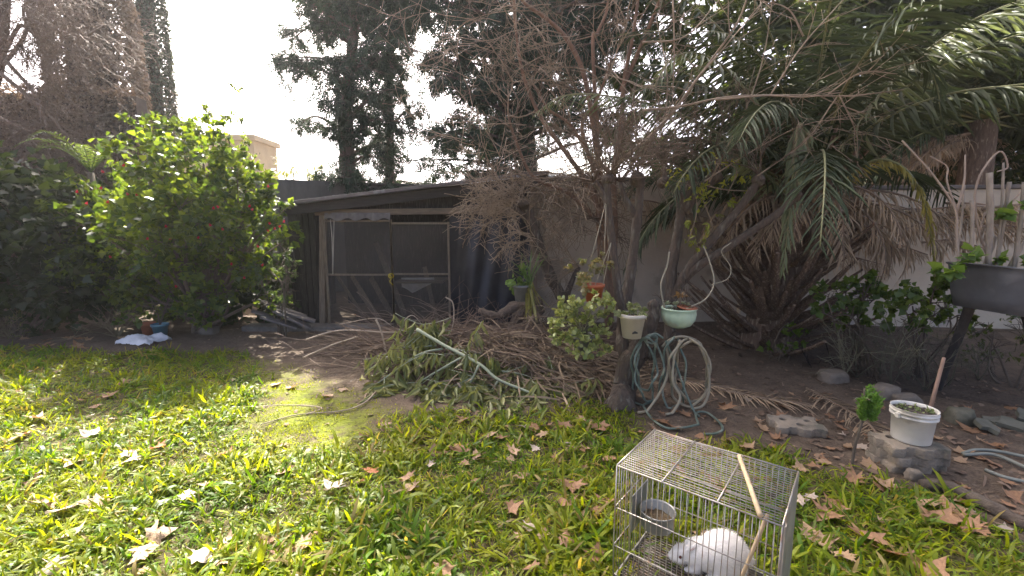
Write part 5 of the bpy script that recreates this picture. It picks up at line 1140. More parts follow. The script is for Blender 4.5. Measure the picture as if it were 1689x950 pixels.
h3 = [[G(x, y, 0.03) for x, y in ((1588, 748), (1610, 742), (1650, 745), (1720, 760))], [G(x, y, 0.03) for x, y in ((1590, 750), (1640, 750), (1700, 775))], [G(x, y, 0.02) for x, y in ((1625, 775), (1660, 788), (1720, 800))]]
t_ = thing('garden_hose', 'old grey-green hose lying in curves on the soil beside the paver stack', 'hose', G(1640, 750))
for l_ in h3: link('hose_loop', tubes('hose_loop', [(spline(l_, 6), 0.011)], 8), M('grey_hose', (0.22, 0.23, 0.19), (0.16, 0.17, 0.14), rough=0.6), t_)

# ================================================================== RIGHT BED
UNDER = (np.array([0.075, 0.13, 0.04]), np.array([0.15, 0.21, 0.07]))
shrub('leafy_shrub', 'green leafy shrub in front of the cream wall beside the palm stubs', 'shrub', G(1425, 618), [(1365, 495, 24), (1395, 485, 26), (1425, 470, 26), (1440, 495, 28), (1375, 520, 20), (1410, 520, 22), (1450, 455, 16), (1348, 510, 14)], 4.35, 1000, 0.058, UNDER, shape=MAPLE_S, seed=7, jit=0.25, stem_r=0.010)
shrub('leafy_shrub', 'green leafy shrub growing below the rim of the black tub', 'shrub', G(1520, 625), [(1475, 490, 28), (1505, 505, 28), (1540, 480, 26), (1560, 500, 26), (1530, 525, 22), (1490, 530, 22), (1560, 470, 18), (1580, 520, 20)], 4.15, 1000, 0.058, UNDER, shape=MAPLE_S, seed=8, jit=0.25, stem_r=0.010)
shrub('leafy_shrub', 'olive green shrub behind the dark netting under the black tub', 'shrub', G(1660, 640), [(1640, 545, 36), (1680, 560, 40), (1620, 580, 26), (1710, 540, 40), (1600, 545, 22)], 4.4, 360, 0.055, (np.array([.06, .085, .035]), np.array([.10, .12, .05])), shape=oval(0.5), seed=9, jit=0.2, stem_r=0.010)
shrub('seedling', 'pale green leafy seedling at the foot of the palm stubs', 'plant', G(1285, 598), [(1300, 553, 15), (1288, 560, 12), (1316, 556, 12), (1262, 574, 7), (1298, 570, 10), (1325, 545, 9)], 4.85, 900, 0.07, (np.array([.15, .24, .06]), np.array([.22, .31, .09])), seed=10, jit=0.1, stem_r=0.006)
# spindly stems behind the netting
st_ = []
for x, y in ((1420, 640), (1440, 635), (1500, 655), (1530, 640), (1480, 630), (1600, 650), (1650, 640), (1560, 660)):
    for q_ in range(4): grow(st_, G(x, y) + [0, .2, 0], [rng.normal() * 0.4, rng.normal() * 0.2, 1], 0.5, 0.006, 2, kids=3, wig=0.35, seg=6, rmin=0.002)
t_ = thing('dry_undergrowth', 'thin tangled stems growing behind the dark netting', 'undergrowth', G(1500, 640)); link('stems', tubes('stems', st_, 4), M('olive_stem', (0.19, 0.18, 0.11), (0.13, 0.12, 0.07)), t_, 'stuff')
# dark shade netting
NET = M('shade_netting', (0.022, 0.022, 0.022), (0.014, 0.014, 0.015), rough=0.8, scale=4, alpha=0.32)
path = [G(1322, 610), G(1360, 602), G(1440, 640), G(1540, 655), G(1640, 668), G(1760, 690)]; tops = [0.32, 0.52, 0.60, 0.56, 0.60, 0.55]
pth = spline(path, 8); tz = np.interp(np.linspace(0, 1, len(pth)), np.linspace(0, 1, 6), tops); vs = []; m_ = 7
for i_, p in enumerate(pth):
    for j in range(m_):
        v = j / (m_ - 1); vs.append((p[0] + 0.03 * math.sin(i_ * .9 + j), p[1] + 0.07 * math.sin(i_ * 0.7) * v + 0.05 * math.sin(i_ * 1.9 + 2 * j) * (1 - v), 0.01 + v * tz[i_] * (1 + 0.08 * math.sin(i_ * 1.3))))
fs = [(i_ * m_ + j, (i_ + 1) * m_ + j, (i_ + 1) * m_ + j + 1, i_ * m_ + j + 1) for i_ in range(len(pth) - 1) for j in range(m_ - 1)]
me = bpy.data.meshes.new('netting'); me.from_pydata(vs, [], fs); me.update(); me.polygons.foreach_set('use_smooth', np.ones(len(fs), bool))
tag(link('shade_netting', me, NET), 'sagging dark see-through garden netting fencing off the bed', 'netting')
# black tub on a leaning post
YT2 = 3.55
tubc = P(1655, 516, YT2)
TUB = M('black_rubber', (0.11, 0.112, 0.115), (0.075, 0.076, 0.08), rough=0.5, scale=4, bump=0.08, c3=(0.15, 0.15, 0.15), s3=4)
tl = Euler((0.0, 0.14, 0))
tub = thing('black_tub', 'wide black rubber tub of cut canes balanced on a leaning post', 'tub', tubc)
R_ = 0.40
link('tub_body', lathe('tub_body', [(0.001, 0), (0.30, 0), (0.335, 0.10), (0.385, 0.30), (0.40, 0.345), (0.415, 0.35), (0.415, 0.362), (0.385, 0.362), (0.37, 0.31), (0.355, 0.29)], tubc, 48, tl), TUB, tub)
link('potting_soil', disc('potting_soil', tubc + [0.04, 0, 0.30], 0.362, 24, 0.012, tl), MATS['potting_soil'], tub)
stp = [P(1600, 505, YT2 + .12), P(1585, 545, 3.75), P(1562, 600, 3.85), P(1540, 655, 3.9)]; stp[-1][2] = -0.05
tag(link('leaning_post', tubes('leaning_post', [(spline(stp, 4), gnarl(spline(stp, 4), 0.036, 0.08))], 8), M('dark_post', (0.06, 0.05, 0.042), (0.035, 0.03, 0.026), rough=0.95, scale=8, bump=0.6)), 'dark leaning post holding up the black tub', 'post')
pp = [P(1690, 512, YT2 + .15), P(1700, 560, YT2 + .2), P(1712, 665, YT2 + .25)]; pp[-1][2] = -0.05
tag(link('forked_post', tubes('forked_post', [(spline(pp, 4), 0.032)], 8), MATS['dark_post']), 'second dark post under the far side of the black tub', 'post')
canes = [([(1582, 445), (1578, 390), (1575, 345), (1540, 290), (1488, 232)], .011), ([(1577, 345), (1562, 300), (1562, 275), (1535, 258)], .008), ([(1578, 350), (1590, 300), (1592, 255)], .010), ([(1640, 450), (1612, 370), (1612, 300), (1648, 250), (1662, 275), (1645, 283)], .010), ([(1610, 340), (1660, 338), (1689, 312)], .009), ([(1625, 350), (1615, 380)], .008)]
cs = [(spline([P(x, y, YT2 + 0.02 * k) for x, y in c_], 6), r) for k, (c_, r) in enumerate(canes)]
for k, (s_, r) in enumerate(cs): link('bare_cane', tubes('bare_cane', [(s_, np.linspace(r, r * 0.6, len(s_)))], 6), M('cane_bark', (0.42, 0.33, 0.25), (0.31, 0.24, 0.18), rough=0.8, scale=9), tub)
for k, (x0, y0, x1, y1, r) in enumerate(((1600, 440, 1603, 330, .022), (1640, 445, 1665, 300, .022), (1658, 445, 1700, 380, .026), (1630, 430, 1632, 285, .035), (1645, 420, 1655, 268, .014), (1622, 440, 1640, 390, .03), (1672, 440, 1690, 300, .024), (1580, 400, 1590, 305, .014))):
    s_ = spline([P(x0, y0 + 8, YT2 + 0.06 * (k % 3)), P((x0 + x1) / 2 + 2, (y0 + y1) / 2, YT2 + 0.06 * (k % 3)), P(x1, y1, YT2 + 0.06 * (k % 3))], 5)
    link('cut_stalk', tubes('cut_stalk', [(s_, gnarl(s_, r * 0.62, 0.15, k))], 8), M('pale_stalk', (0.40, 0.34, 0.26), (0.24, 0.20, 0.155), rough=0.85, scale=10, bump=0.5, stretch=(3, 3, .7)), tub)
link('leaves', scatter('leaves', [leaves_in([(P(1570, 440, YT2 - .15), .09), (P(1600, 432, YT2 - .1), .09), (P(1555, 448, YT2 - .1), .06), (P(1640, 435, YT2 + .1), .08), (P(1690, 440, YT2 - .1), .10), (P(1685, 360, YT2), .12), (P(1675, 350, YT2), .08), (P(1693, 465, YT2 - .2), .07)], 900, 0.075, MAPLE_S, (np.array([.13, .22, .07]), np.array([.20, .29, .10])), up=0.7)]), LEAF, tub, 'stuff')
# leaning stick in the bucket
tag(link('leaning_stick', tubes('leaning_stick', [(np.array([P(1557, 590, 2.86), P(1530, 690, 2.74)]), [0.010, 0.012])], 8), M('brown_stick', (0.30, 0.19, 0.13), (0.21, 0.135, 0.09), rough=0.8, scale=9)), 'brown stick standing up behind the white bucket', 'stick')
# grass-paver blocks: scalloped outline with round holes
PAVER = M('paver_concrete', (0.32, 0.265, 0.195), (0.21, 0.175, 0.13), rough=0.95, scale=7, bump=0.6, bscale=60, c3=(0.13, 0.12, 0.09), s3=8)
def paver_mesh(seed):
    random.seed(seed); cu = bpy.data.curves.new('paver', 'CURVE'); cu.dimensions = '2D'; cu.fill_mode = 'BOTH'; cu.extrude = 0.032; cu.bevel_depth = 0.005; cu.bevel_resolution = 1
    def add(pts):
        s = cu.splines.new('POLY'); s.points.add(len(pts) - 1); s.use_cyclic_u = True
        for q, (x, y) in zip(s.points, pts): q.co = (x, y, 0, 1)
    out = []
    lx, ly = 0.20, 0.13
    def edge(a, b, nrm, k):
        for i_ in range(24):
            f = i_ / 24; w = (0.022 if math.sin(f * PI * k * 2) > 0 else -0.022); s_ = max(-1, min(1, 3 * math.sin(f * PI * k * 2))) * 0.02
            out.append((a[0] + (b[0] - a[0]) * f + nrm[0] * s_, a[1] + (b[1] - a[1]) * f + nrm[1] * s_))
    edge((-lx, -ly), (lx, -ly), (0, -1), 2); edge((lx, -ly), (lx, ly), (1, 0), 1); edge((lx, ly), (-lx, ly), (0, 1), 2); edge((-lx, ly), (-lx, -ly), (-1, 0), 1)
    add(out)
    for x, y in ((-0.10, 0.045), (0.02, -0.045), (0.11, 0.05)): add([(x + 0.038 * math.cos(a), y + 0.034 * math.sin(a)) for a in np.linspace(0, 2 * PI, 18, endpoint=False)])
    o = bpy.data.objects.new('tmp', cu); COL.objects.link(o); dg = bpy.context.evaluated_depsgraph_get(); me = bpy.data.meshes.new_from_object(o.evaluated_get(dg)); COL.objects.unlink(o); bpy.data.objects.remove(o)
    me.name = 'paver'; me.materials.clear(); me.materials.append(PAVER); return me
pvm = paver_mesh(3)
sb = G(1510, 775); sb = np.array([sb[0], sb[1] + 0.08, 0])
for k, (dx, dy, z, rz, lab) in enumerate(((0.0, 0.0, 0.006, -0.10, 'bottom concrete grass paver of the stack, half sunk in soil'), (0.012, -0.008, 0.068, -0.02, 'middle concrete grass paver of the stack under the white bucket'), (-0.005, -0.012, 0.130, -0.16, 'top concrete grass paver carrying the white bucket'))):
    o = bpy.data.objects.new('grass_paver', pvm); COL.objects.link(o); o.location = V(sb + [dx, dy, z]); o.rotation_euler = (0.012 * k, -0.01, rz); o.scale = (0.78, 0.78, 0.82); tag(o, lab, 'paver')
o = bpy.data.objects.new('grass_paver', pvm); COL.objects.link(o); o.location = V(G(1312, 708)) + Vector((0, 0, 0.028)); o.rotation_euler = (0.03, -0.02, -0.28); o.scale = (0.78, 0.78, 0.82); tag(o, 'lone grass paver lying flat at the lawn edge', 'paver')
# white bucket
bk = sb + [0.02, 0.0, 0.163]
WB = M('white_bucket_plastic', (0.72, 0.69, 0.61), (0.60, 0.57, 0.49), rough=0.55, scale=4, bump=0.12, c3=(0.42, 0.38, 0.30), s3=6)
bu = thing('white_bucket', 'dirty white plastic bucket of soil standing on the paver stack', 'bucket', bk)
R0 = 0.112; H0 = 0.212
link('bucket_body', lathe('bucket_body', [(0.001, 0), (R0 * 0.86, 0), (R0 * 0.88, 0.006), (R0 * 0.97, H0 * 0.74), (R0 * 1.06, H0 * 0.75), (R0 * 1.06, H0 * 0.80), (R0 * 1.0, H0 * 0.81), (R0 * 1.01, H0 * 0.86), (R0 * 1.07, H0 * 0.87), (R0 * 1.07, H0 * 0.91), (R0 * 1.02, H0 * 0.92), (R0 * 1.03, H0 * 0.97), (R0 * 1.06, H0), (R0 * 1.02, H0), (R0 * 0.98, H0 * 0.95), (R0 * 0.95, H0 * 0.9)], bk, 48), WB, bu)
link('potting_soil', disc('potting_soil', bk + [0, 0, H0 * 0.90], R0 * 0.965, 24, 0.006), MATS['potting_soil'], bu)
link('sprouts', scatter('sprouts', [leaves_in([(bk + [0.02 * math.cos(a) * 3, 0.06 * math.sin(a), H0 * 0.915], 0.035) for a in np.linspace(0, 6, 9)], 2600, 0.018, oval(0.7), (np.array([.18, .24, .08]), np.array([.26, .30, .13])), flat=0.25)]), SUCC, bu, 'stuff')
link('handle_lug', box_mesh('handle_lug', bk + [-R0 * 1.06, -0.02, H0 * 0.80], (0.008, 0.014, 0.016), bevel=0.003), WB, bu)
# conifer seedling
tb = G(1404, 770); th = thing('conifer_seedling', 'little bright green conifer seedling on a bare thin stem', 'sapling', tb)
s_ = spline([tb - [0, 0, .03], P(1410, 735, tb[1] - .01), P(1420, 700, tb[1] - .02), P(1424, 670, tb[1] - .02), P(1426, 640, tb[1] - .02)], 5); ss = [(s_, np.linspace(0.011, 0.005, len(s_)))]
for q_ in range(9): grow(ss, s_[random.randrange(4, len(s_))], [rng.normal() * 0.7, rng.normal() * .7, 0.6], 0.09, 0.003, 0, seg=4)
link('stem', tubes('stem', ss, 5), STEM, th)
n = 2300; p = []; d = []
for q_ in range(26):
    a = random.random() * 6.28; r = 0.055 * random.random() ** .5; x = r * math.cos(a) + (0.0 if q_ % 2 else 0.01); y = r * math.sin(a); z0 = P(1426, 690, tb[1])[2]; topz = z0 + 0.10 + 0.14 * random.random() * (1 - r / 0.09)
    m = 90; t_ = rng.random(m); p.append(np.stack([P(1427, 660, tb[1])[0] + x * (0.7 + 0.5 * t_), tb[1] - .02 + y * (0.7 + .5 * t_), z0 + (topz - z0) * t_], 1)); d.append(rdir(m) * 0.7 + [0, 0, 0.8])
p, d = np.concatenate(p), np.concatenate(d); n = len(p); a = rng.random((n, 1))
link('foliage', scatter('foliage', [(*oval(0.3, .05, .05), p, frames(d, rdir(n)), 0.018 + 0.014 * rng.random(n), (np.array([.12, .25, .04]) * (1 - a) + np.array([.22, .36, .07]) * a) * (0.8 + .4 * rng.random((n, 1))))]), SUCC, th, 'stuff')
# stones
rock('flat-topped pale stone by the end of the netting', G(1372, 628), 0.17, 0.12, 0.085, STONE, 5.0, rotz=0.3)
rock('round grey stone behind the conifer seedling', G(1458, 656), 0.11, 0.10, 0.10, STONE, 8.0)
rock('dark mossy stone right of the white bucket', G(1582, 698), 0.10, 0.09, 0.10, M('mossy_stone', (0.17, 0.155, 0.11), (0.10, 0.095, 0.06), rough=0.95, scale=7, bump=0.6), 11.0)
rock('small stone wedged under the paver stack', G(1505, 790), 0.045, 0.04, 0.05, STONE, 14.0)
rock('low stone half buried beside the round grey one', G(1490, 662), 0.13, 0.10, 0.06, STONE, 17.0)
SLATE = M('slate', (0.14, 0.135, 0.10), (0.085, 0.085, 0.06), rough=0.9, scale=5, bump=0.5)
for k, (x, y, a) in enumerate(((1640, 700, 0.2), (1668, 706, -0.3), (1625, 712, 0.6), (1690, 698, 0.1))):
    bm = bmesh.new(); n = 9; vv = [bm.verts.new((0.105 * (0.8 + 0.35 * math.sin(k * 3 + i_ * 2.3)) * math.cos(i_ * 2 * PI / n), 0.075 * (0.8 + .3 * math.cos(k + i_ * 1.7)) * math.sin(i_ * 2 * PI / n), 0)) for i_ in range(n)]
    f = bm.faces.new(vv); e = bmesh.ops.extrude_face_region(bm, geom=[f]); bmesh.ops.translate(bm, verts=[v for v in e['geom'] if isinstance(v, bmesh.types.BMVert)], vec=(0, 0, 0.03)); bmesh.ops.recalc_face_normals(bm, faces=bm.faces[:])
    bm.transform(Matrix.Translation(V(G(x, y)) + Vector((0, 0, 0.01 + 0.012 * k))) @ Matrix.Rotation(a, 4, 'Z') @ Matrix.Rotation(0.25 + 0.05 * k, 4, 'X'))
    tag(bmesh_obj('slate_slab', bm, SLATE), 'thin mossy slate slab in the low edging under the netting', 'slab', 'slate slabs edging the netted bed')
# cut log edging the lawn corner
s_ = spline([G(1520, 800, .03), G(1570, 806, .035), G(1640, 840, .03), G(1700, 870, .03)], 6)
tag(link('edging_log', tubes('edging_log', [(s_, gnarl(s_, 0.035, 0.2, 1))], 8), M('rotten_log', (0.10, 0.08, 0.06), (0.06, 0.045, 0.035), rough=0.95, scale=8, bump=0.8)), 'dark rotting branch lying between soil and lawn below the hose', 'log')
# flat dead frond on the soil
for k, (pts, lab) in enumerate((([(1180, 640), (1250, 655), (1340, 668)], 'flat dry palm frond on the soil right of the hoses'), ([(1090, 620), (1150, 632), (1210, 640)], 'dry palm frond lying behind the looped hoses'), ([(900, 600), (960, 605), (1010, 625)], 'dry palm frond spilling off the brush pile against the trunk'), ([(1330, 640), (1420, 690), (1450, 720)], 'thin dry frond rib lying near the conifer seedling'))):
    rc = spline([G(x, y, 0.04) for x, y in pts], 7); t_ = thing('dry_frond', lab, 'frond', rc[0])
    link('leaflets', scatter('leaflets', [frond_mesh(rc, 34, 0.30, 0.014, 0.02, None, 0.0, 0.02, 0.4)]), PALM_D, t_); link('rachis', tubes('rachis', [(rc, 0.008)], 6), PETI_D, t_)
# ================================================================== CAGE AND RABBIT
ZT = 0.55
k0, k1, k3 = G(1018, 768, ZT), G(1291, 868, ZT), G(1090, 712, ZT)
ex = k1 - k0; CL = np.linalg.norm(ex); ex /= CL; ey = np.array([-ex[1], ex[0], 0]); CW = float(np.dot(k3 - k0, ey)); ez = np.array([0, 0, 1.0])
O = np.array([k0[0], k0[1], 0.0])
def C(x, y, z): return O + ex * x + ey * y + ez * z
GALV = M('galvanised_wire', (0.42, 0.40, 0.36), (0.30, 0.27, 0.23), rough=0.42, scale=20, metallic=0.7, c3=(0.30, 0.20, 0.13), s3=16)
SHEET = M('galvanised_sheet', (0.36, 0.35, 0.31), (0.26, 0.25, 0.22), rough=0.5, scale=5, metallic=0.5, c3=(0.25, 0.19, 0.14), s3=7)
TRAYM = M('dirty_tray', (0.12, 0.096, 0.073), (0.065, 0.052, 0.04), rough=0.85, scale=6, bump=0.5, bscale=50, c3=(0.24, 0.215, 0.185), s3=18, stretch=(1, 1, 1))
cg = thing('rabbit_cage', 'old galvanised wire cage standing on the lawn with a white rabbit inside', 'cage', O)
wr, fr = 0.0017, 0.0032
def wire(a, b, r=wr, name='wire', sag=0.0):
    a, b = np.asarray(a), np.asarray(b); n = 4; pts = np.array([a + (b - a) * i_ / (n - 1) for i_ in range(n)]); pts[1:-1] += rng.normal(size=(n - 2, 3)) * sag
    link(name, tubes(name, [(pts, r)], 5), GALV, cg)
ZB = 0.055
nt_ = 24
for i_ in range(nt_ + 1): wire(C(0, CW * i_ / nt_, ZT), C(CL, CW * i_ / nt_, ZT), fr if i_ in (0, nt_) else wr, 'frame_wire' if i_ in (0, nt_) else 'wire', 0.0012)
for f in (0.0, 0.32, 0.66, 1.0): wire(C(CL * f, 0, ZT + .003), C(CL * f, CW, ZT + .003), fr, 'frame_wire')
nf = 27
for i_ in range(nf + 1):
    for y in (0, CW): wire(C(CL * i_ / nf, y, ZB), C(CL * i_ / nf, y, ZT), fr if i_ in (0, nf) else wr, 'frame_wire' if i_ in (0, nf) else 'wire', 0.0015)
for y in (0, CW):
    for z in (0.20, 0.37): wire(C(0, y - .003, z), C(CL, y - .003, z), 0.0024, 'frame_wire', 0.001)
nsd = 17
for i_ in range(1, nsd): wire(C(0, CW * i_ / nsd, ZB), C(0, CW * i_ / nsd, ZT), wr, 'wire', 0.001)
for z in (0.20, 0.37): wire(C(-.003, 0, z), C(-.003, CW, z), 0.0024, 'frame_wire')
def quadbox(name, c, h, mat, par, bev=0.0): # box aligned with the cage
    R = Matrix((Vector(ex), Vector(ey), Vector(ez))).transposed().to_euler(); return link(name, box_mesh(name, c, h, R, bev), mat, par)
quadbox('end_panel', C(CL + 0.003, CW / 2, (ZB + ZT) / 2), (0.0015, CW / 2, (ZT - ZB) / 2), SHEET, cg)
quadbox('corner_strip', C(CL + .006, 0.012, (ZB + ZT) / 2), (0.003, 0.012, (ZT - ZB) / 2), SHEET, cg)
quadbox('tray', C(CL / 2, CW / 2, 0.040), (CL / 2 - .004, CW / 2 - .004, 0.004), TRAYM, cg)
for (x, y, hx, hy) in ((CL / 2, 0.006, CL / 2, .003), (CL / 2, CW - 0.006, CL / 2, .003), (0.006, CW / 2, .003, CW / 2 - .01), (CL - .006, CW / 2, .003, CW / 2 - .01)): quadbox('tray_edge', C(x, y, 0.047), (hx, hy, 0.018), SHEET, cg)
# wire mesh floor lines above the tray
for i_ in range(1, 26): wire(C(0.01, CW * i_ / 26, ZB + .004), C(CL - .01, CW * i_ / 26, ZB + .004), 0.0012, 'floor_wire')
for q_ in range(4): quadbox('foot', C(0.03 + (CL - .06) * (q_ % 2), 0.03 + (CW - .06) * (q_ // 2), 0.018), (0.012, 0.012, 0.019), SHEET, cg)
# droppings and chaff on the tray
n = 420; u = rng.random((n, 2)); p = np.array([C(0.03 + a * (CL - .06), 0.03 + b * (CW - .06), ZB + .006) for a, b in u]); 
link('chaff', scatter('chaff', [(*blade(0.4, .12), p, frames(rdir(n) * [1, 1, .1], np.tile([0, 0, 1.0], (n, 1))), 0.012 + .02 * rng.random(n), np.array([.3, .24, .15]) * (.4 + .9 * rng.random((n, 1))))]), STRAW, cg, 'stuff')
# feeding bowl hooked in the corner with its back plate
ALU = M('dull_aluminium', (0.30, 0.31, 0.29), (0.22, 0.225, 0.21), rough=0.45, scale=6, metallic=0.5)
bwc = C(0.095, CW * 0.55, 0.20); fb = thing('feeding_bowl', 'round grey metal feeding bowl hooked to the corner of the cage', 'bowl', bwc)
link('bowl_body', lathe('bowl_body', [(0.001, 0), (0.063, 0), (0.068, 0.005), (0.073, 0.075), (0.078, 0.079), (0.073, 0.081), (0.069, 0.075), (0.064, 0.012), (0.001, 0.012)], bwc, 40), ALU, fb)
link('feed', disc('feed', bwc + [0, 0, 0.038], 0.066, 20, 0.005), M('grain_feed', (0.33, 0.24, 0.13), (0.20, 0.14, 0.08), rough=0.9, scale=90, bump=1.0), fb)
R = Matrix((Vector(ex), Vector(ey), Vector(ez))).transposed().to_euler(); link('back_plate', box_mesh('back_plate', C(0.012, CW * 0.55, 0.265), (0.002, 0.085, 0.085), R), ALU, fb)
# sticks
CANE = M('peeled_cane', (0.47, 0.36, 0.22), (0.36, 0.27, 0.16), rough=0.75, scale=12, stretch=(2, 2, .5))
def on_top(px, py): return G(px, py, ZT + 0.013)
a, b = on_top(1219, 752), on_top(1254, 850); tag(link('cane_stick', tubes('cane_stick', [(np.array([a, a * .6 + b * .4 + [0, 0, .001], b]), [0.0085, 0.0085, 0.009])], 8), CANE), 'pale cane stick lying across the top of the cage', 'stick')
a, b = C(CL - 0.05, 0.05, ZT - 0.01), C(CL - 0.16, 0.03, 0.06); tag(link('cane_stick', tubes('cane_stick', [(np.array([a, (a + b) / 2, b]), 0.0065)], 8), CANE), 'thin cane propped upright inside the cage beside the rabbit', 'stick')
# rabbit: crouched, haunch towards the panel, head turned down to the front left
FUR = M('white_fur', (0.86, 0.84, 0.81), (0.78, 0.755, 0.72), rough=0.95, scale=25, bump=0.35, bscale=120, spec=0.1)
PINK = M('rabbit_pink', (0.58, 0.47, 0.43), (0.48, 0.37, 0.34), rough=0.8, scale=20)
hd = -ex * 0.85 - ey * 0.52; hd /= np.linalg.norm(hd)
rb0 = G(1190, 912, ZB + .09) + hd * 0.03; rb0[2] = ZB + .006; sd = np.array([-hd[1], hd[0], 0])   # heading, left side
RS = 0.94
def RB(f, s, z): return rb0 + (hd * f + sd * s + ez * z) * RS
rab = thing('white_rabbit', 'white rabbit crouching inside the cage with its head lowered', 'rabbit', rb0)
bm = bmesh.new()
def ell(f, s, z, rf, rs, rz, pitch=0.0, yaw=0.0):
    m = Matrix((Vector(hd), Vector(sd), Vector(ez))).transposed().to_4x4()
    M4 = Matrix.Translation(V(RB(f, s, z))) @ m @ Matrix.Rotation(yaw, 4, 'Z') @ Matrix.Rotation(pitch, 4, 'Y') @ Matrix.Diagonal((rf * RS, rs * RS, rz * RS, 1))
    bmesh.ops.create_uvsphere(bm, u_segments=20, v_segments=14, radius=1.0, matrix=M4)
ell(-0.035, 0, 0.094, 0.102, 0.086, 0.093); ell(0.035, 0, 0.078, 0.085, 0.066, 0.072); ell(0.085, 0, 0.068, 0.05, 0.05, 0.052)       # haunch, chest, neck
for s in (-1, 1):
    ell(-0.045, s * 0.058, 0.058, 0.066, 0.028, 0.055); ell(0.0, s * 0.062, 0.014, 0.055, 0.020, 0.014); ell(0.098, s * 0.028, 0.014, 0.038, 0.015, 0.013); ell(0.082, s * 0.034, 0.036, 0.020, 0.018, 0.034)
ell(0.138, 0.0, 0.072, 0.050, 0.038, 0.037, 0.35); ell(0.172, 0.0, 0.056, 0.026, 0.023, 0.022, 0.4); ell(0.150, 0.022, 0.058, 0.024, 0.018, 0.02); ell(0.150, -0.022, 0.058, 0.024, 0.018, 0.02)   # head, muzzle, cheeks
ell(-0.138, 0, 0.068, 0.024, 0.022, 0.026)    # tail
for s in (-1, 1): ell(0.090, s * 0.022, 0.122, 0.040, 0.0085, 0.016, 0.5, s * 0.16)    # ears laid back
me = bpy.data.meshes.new('body'); bm.to_mesh(me); bm.free()
body = link('body', me, FUR, rab); md = body.modifiers.new('r', 'REMESH'); md.mode = 'VOXEL'; md.voxel_size = 0.0045; md.use_smooth_shade = True
md = body.modifiers.new('s', 'SMOOTH'); md.iterations = 7; md.factor = 0.5
bpy.context.view_layer.update(); dg = bpy.context.evaluated_depsgraph_get(); me2 = bpy.data.meshes.new_from_object(body.evaluated_get(dg)); body.modifiers.clear(); body.data = me2
if not me2.materials: me2.materials.append(FUR)
me2.polygons.foreach_set('use_smooth', np.ones(len(me2.polygons), bool))
nv = len(me2.vertices); co = np.zeros(nv * 3, np.float32); no = np.zeros(nv * 3, np.float32); me2.vertices.foreach_get('co', co); me2.vertices.foreach_get('normal', no); co = co.reshape(-1, 3); no = no.reshape(-1, 3)
sel = rng.choice(nv, min(nv, 10000), replace=False); n = len(sel); d = no[sel] * 0.55 - hd * 0.75 + rng.normal(size=(n, 3)) * 0.25
link('fur', scatter('fur', [(*blade(0.5, 0.10), co[sel] - no[sel] * 0.002, frames(d, no[sel] + 1e-3), 0.012 + 0.010 * rng.random(n), None)]), M('fur_strand', (0.88, 0.86, 0.83), (0.82, 0.80, 0.77), rough=0.9, spec=0.1, transl=0.35), rab, 'stuff')
def blob(name, f, s, z, rf, rs, rz, mat, par=rab, pitch=0.0, yaw=0.0):
    b_ = bmesh.new(); m = Matrix((Vector(hd), Vector(sd), Vector(ez))).transposed().to_4x4()
    bmesh.ops.create_uvsphere(b_, u_segments=12, v_segments=8, radius=1.0, matrix=Matrix.Translation(V(RB(f, s, z))) @ m @ Matrix.Rotation(yaw, 4, 'Z') @ Matrix.Rotation(pitch, 4, 'Y') @ Matrix.Diagonal((rf * RS, rs * RS, rz * RS, 1))); return bmesh_obj(name, b_, mat, par, True)
EYE = M('rabbit_eye', (0.14, 0.03, 0.03), (0.10, 0.02, 0.02), rough=0.15)
for s in (-1, 1): blob('eye', 0.152, s * 0.036, 0.078, 0.0075, 0.005, 0.0075, EYE); blob('inner_ear', 0.092, s * 0.029, 0.121, 0.026, 0.003, 0.008, PINK, pitch=0.5, yaw=s * 0.16)
blob('nose', 0.197, 0, 0.050, 0.005, 0.008, 0.005, PINK)
# a bit of carrot on the tray
cc = C(CL * 0.46, CW * 0.42, ZB + .014)
tag(link('carrot_piece', tubes('carrot_piece', [(np.array([cc, cc + ex * .012 + [0, 0, .003], cc + ex * .022]), [.006, .010, .006])], 8), M('carrot', (0.45, 0.15, 0.05), (0.33, 0.10, 0.04), rough=0.7)), 'small chewed orange carrot piece on the cage floor', 'food')

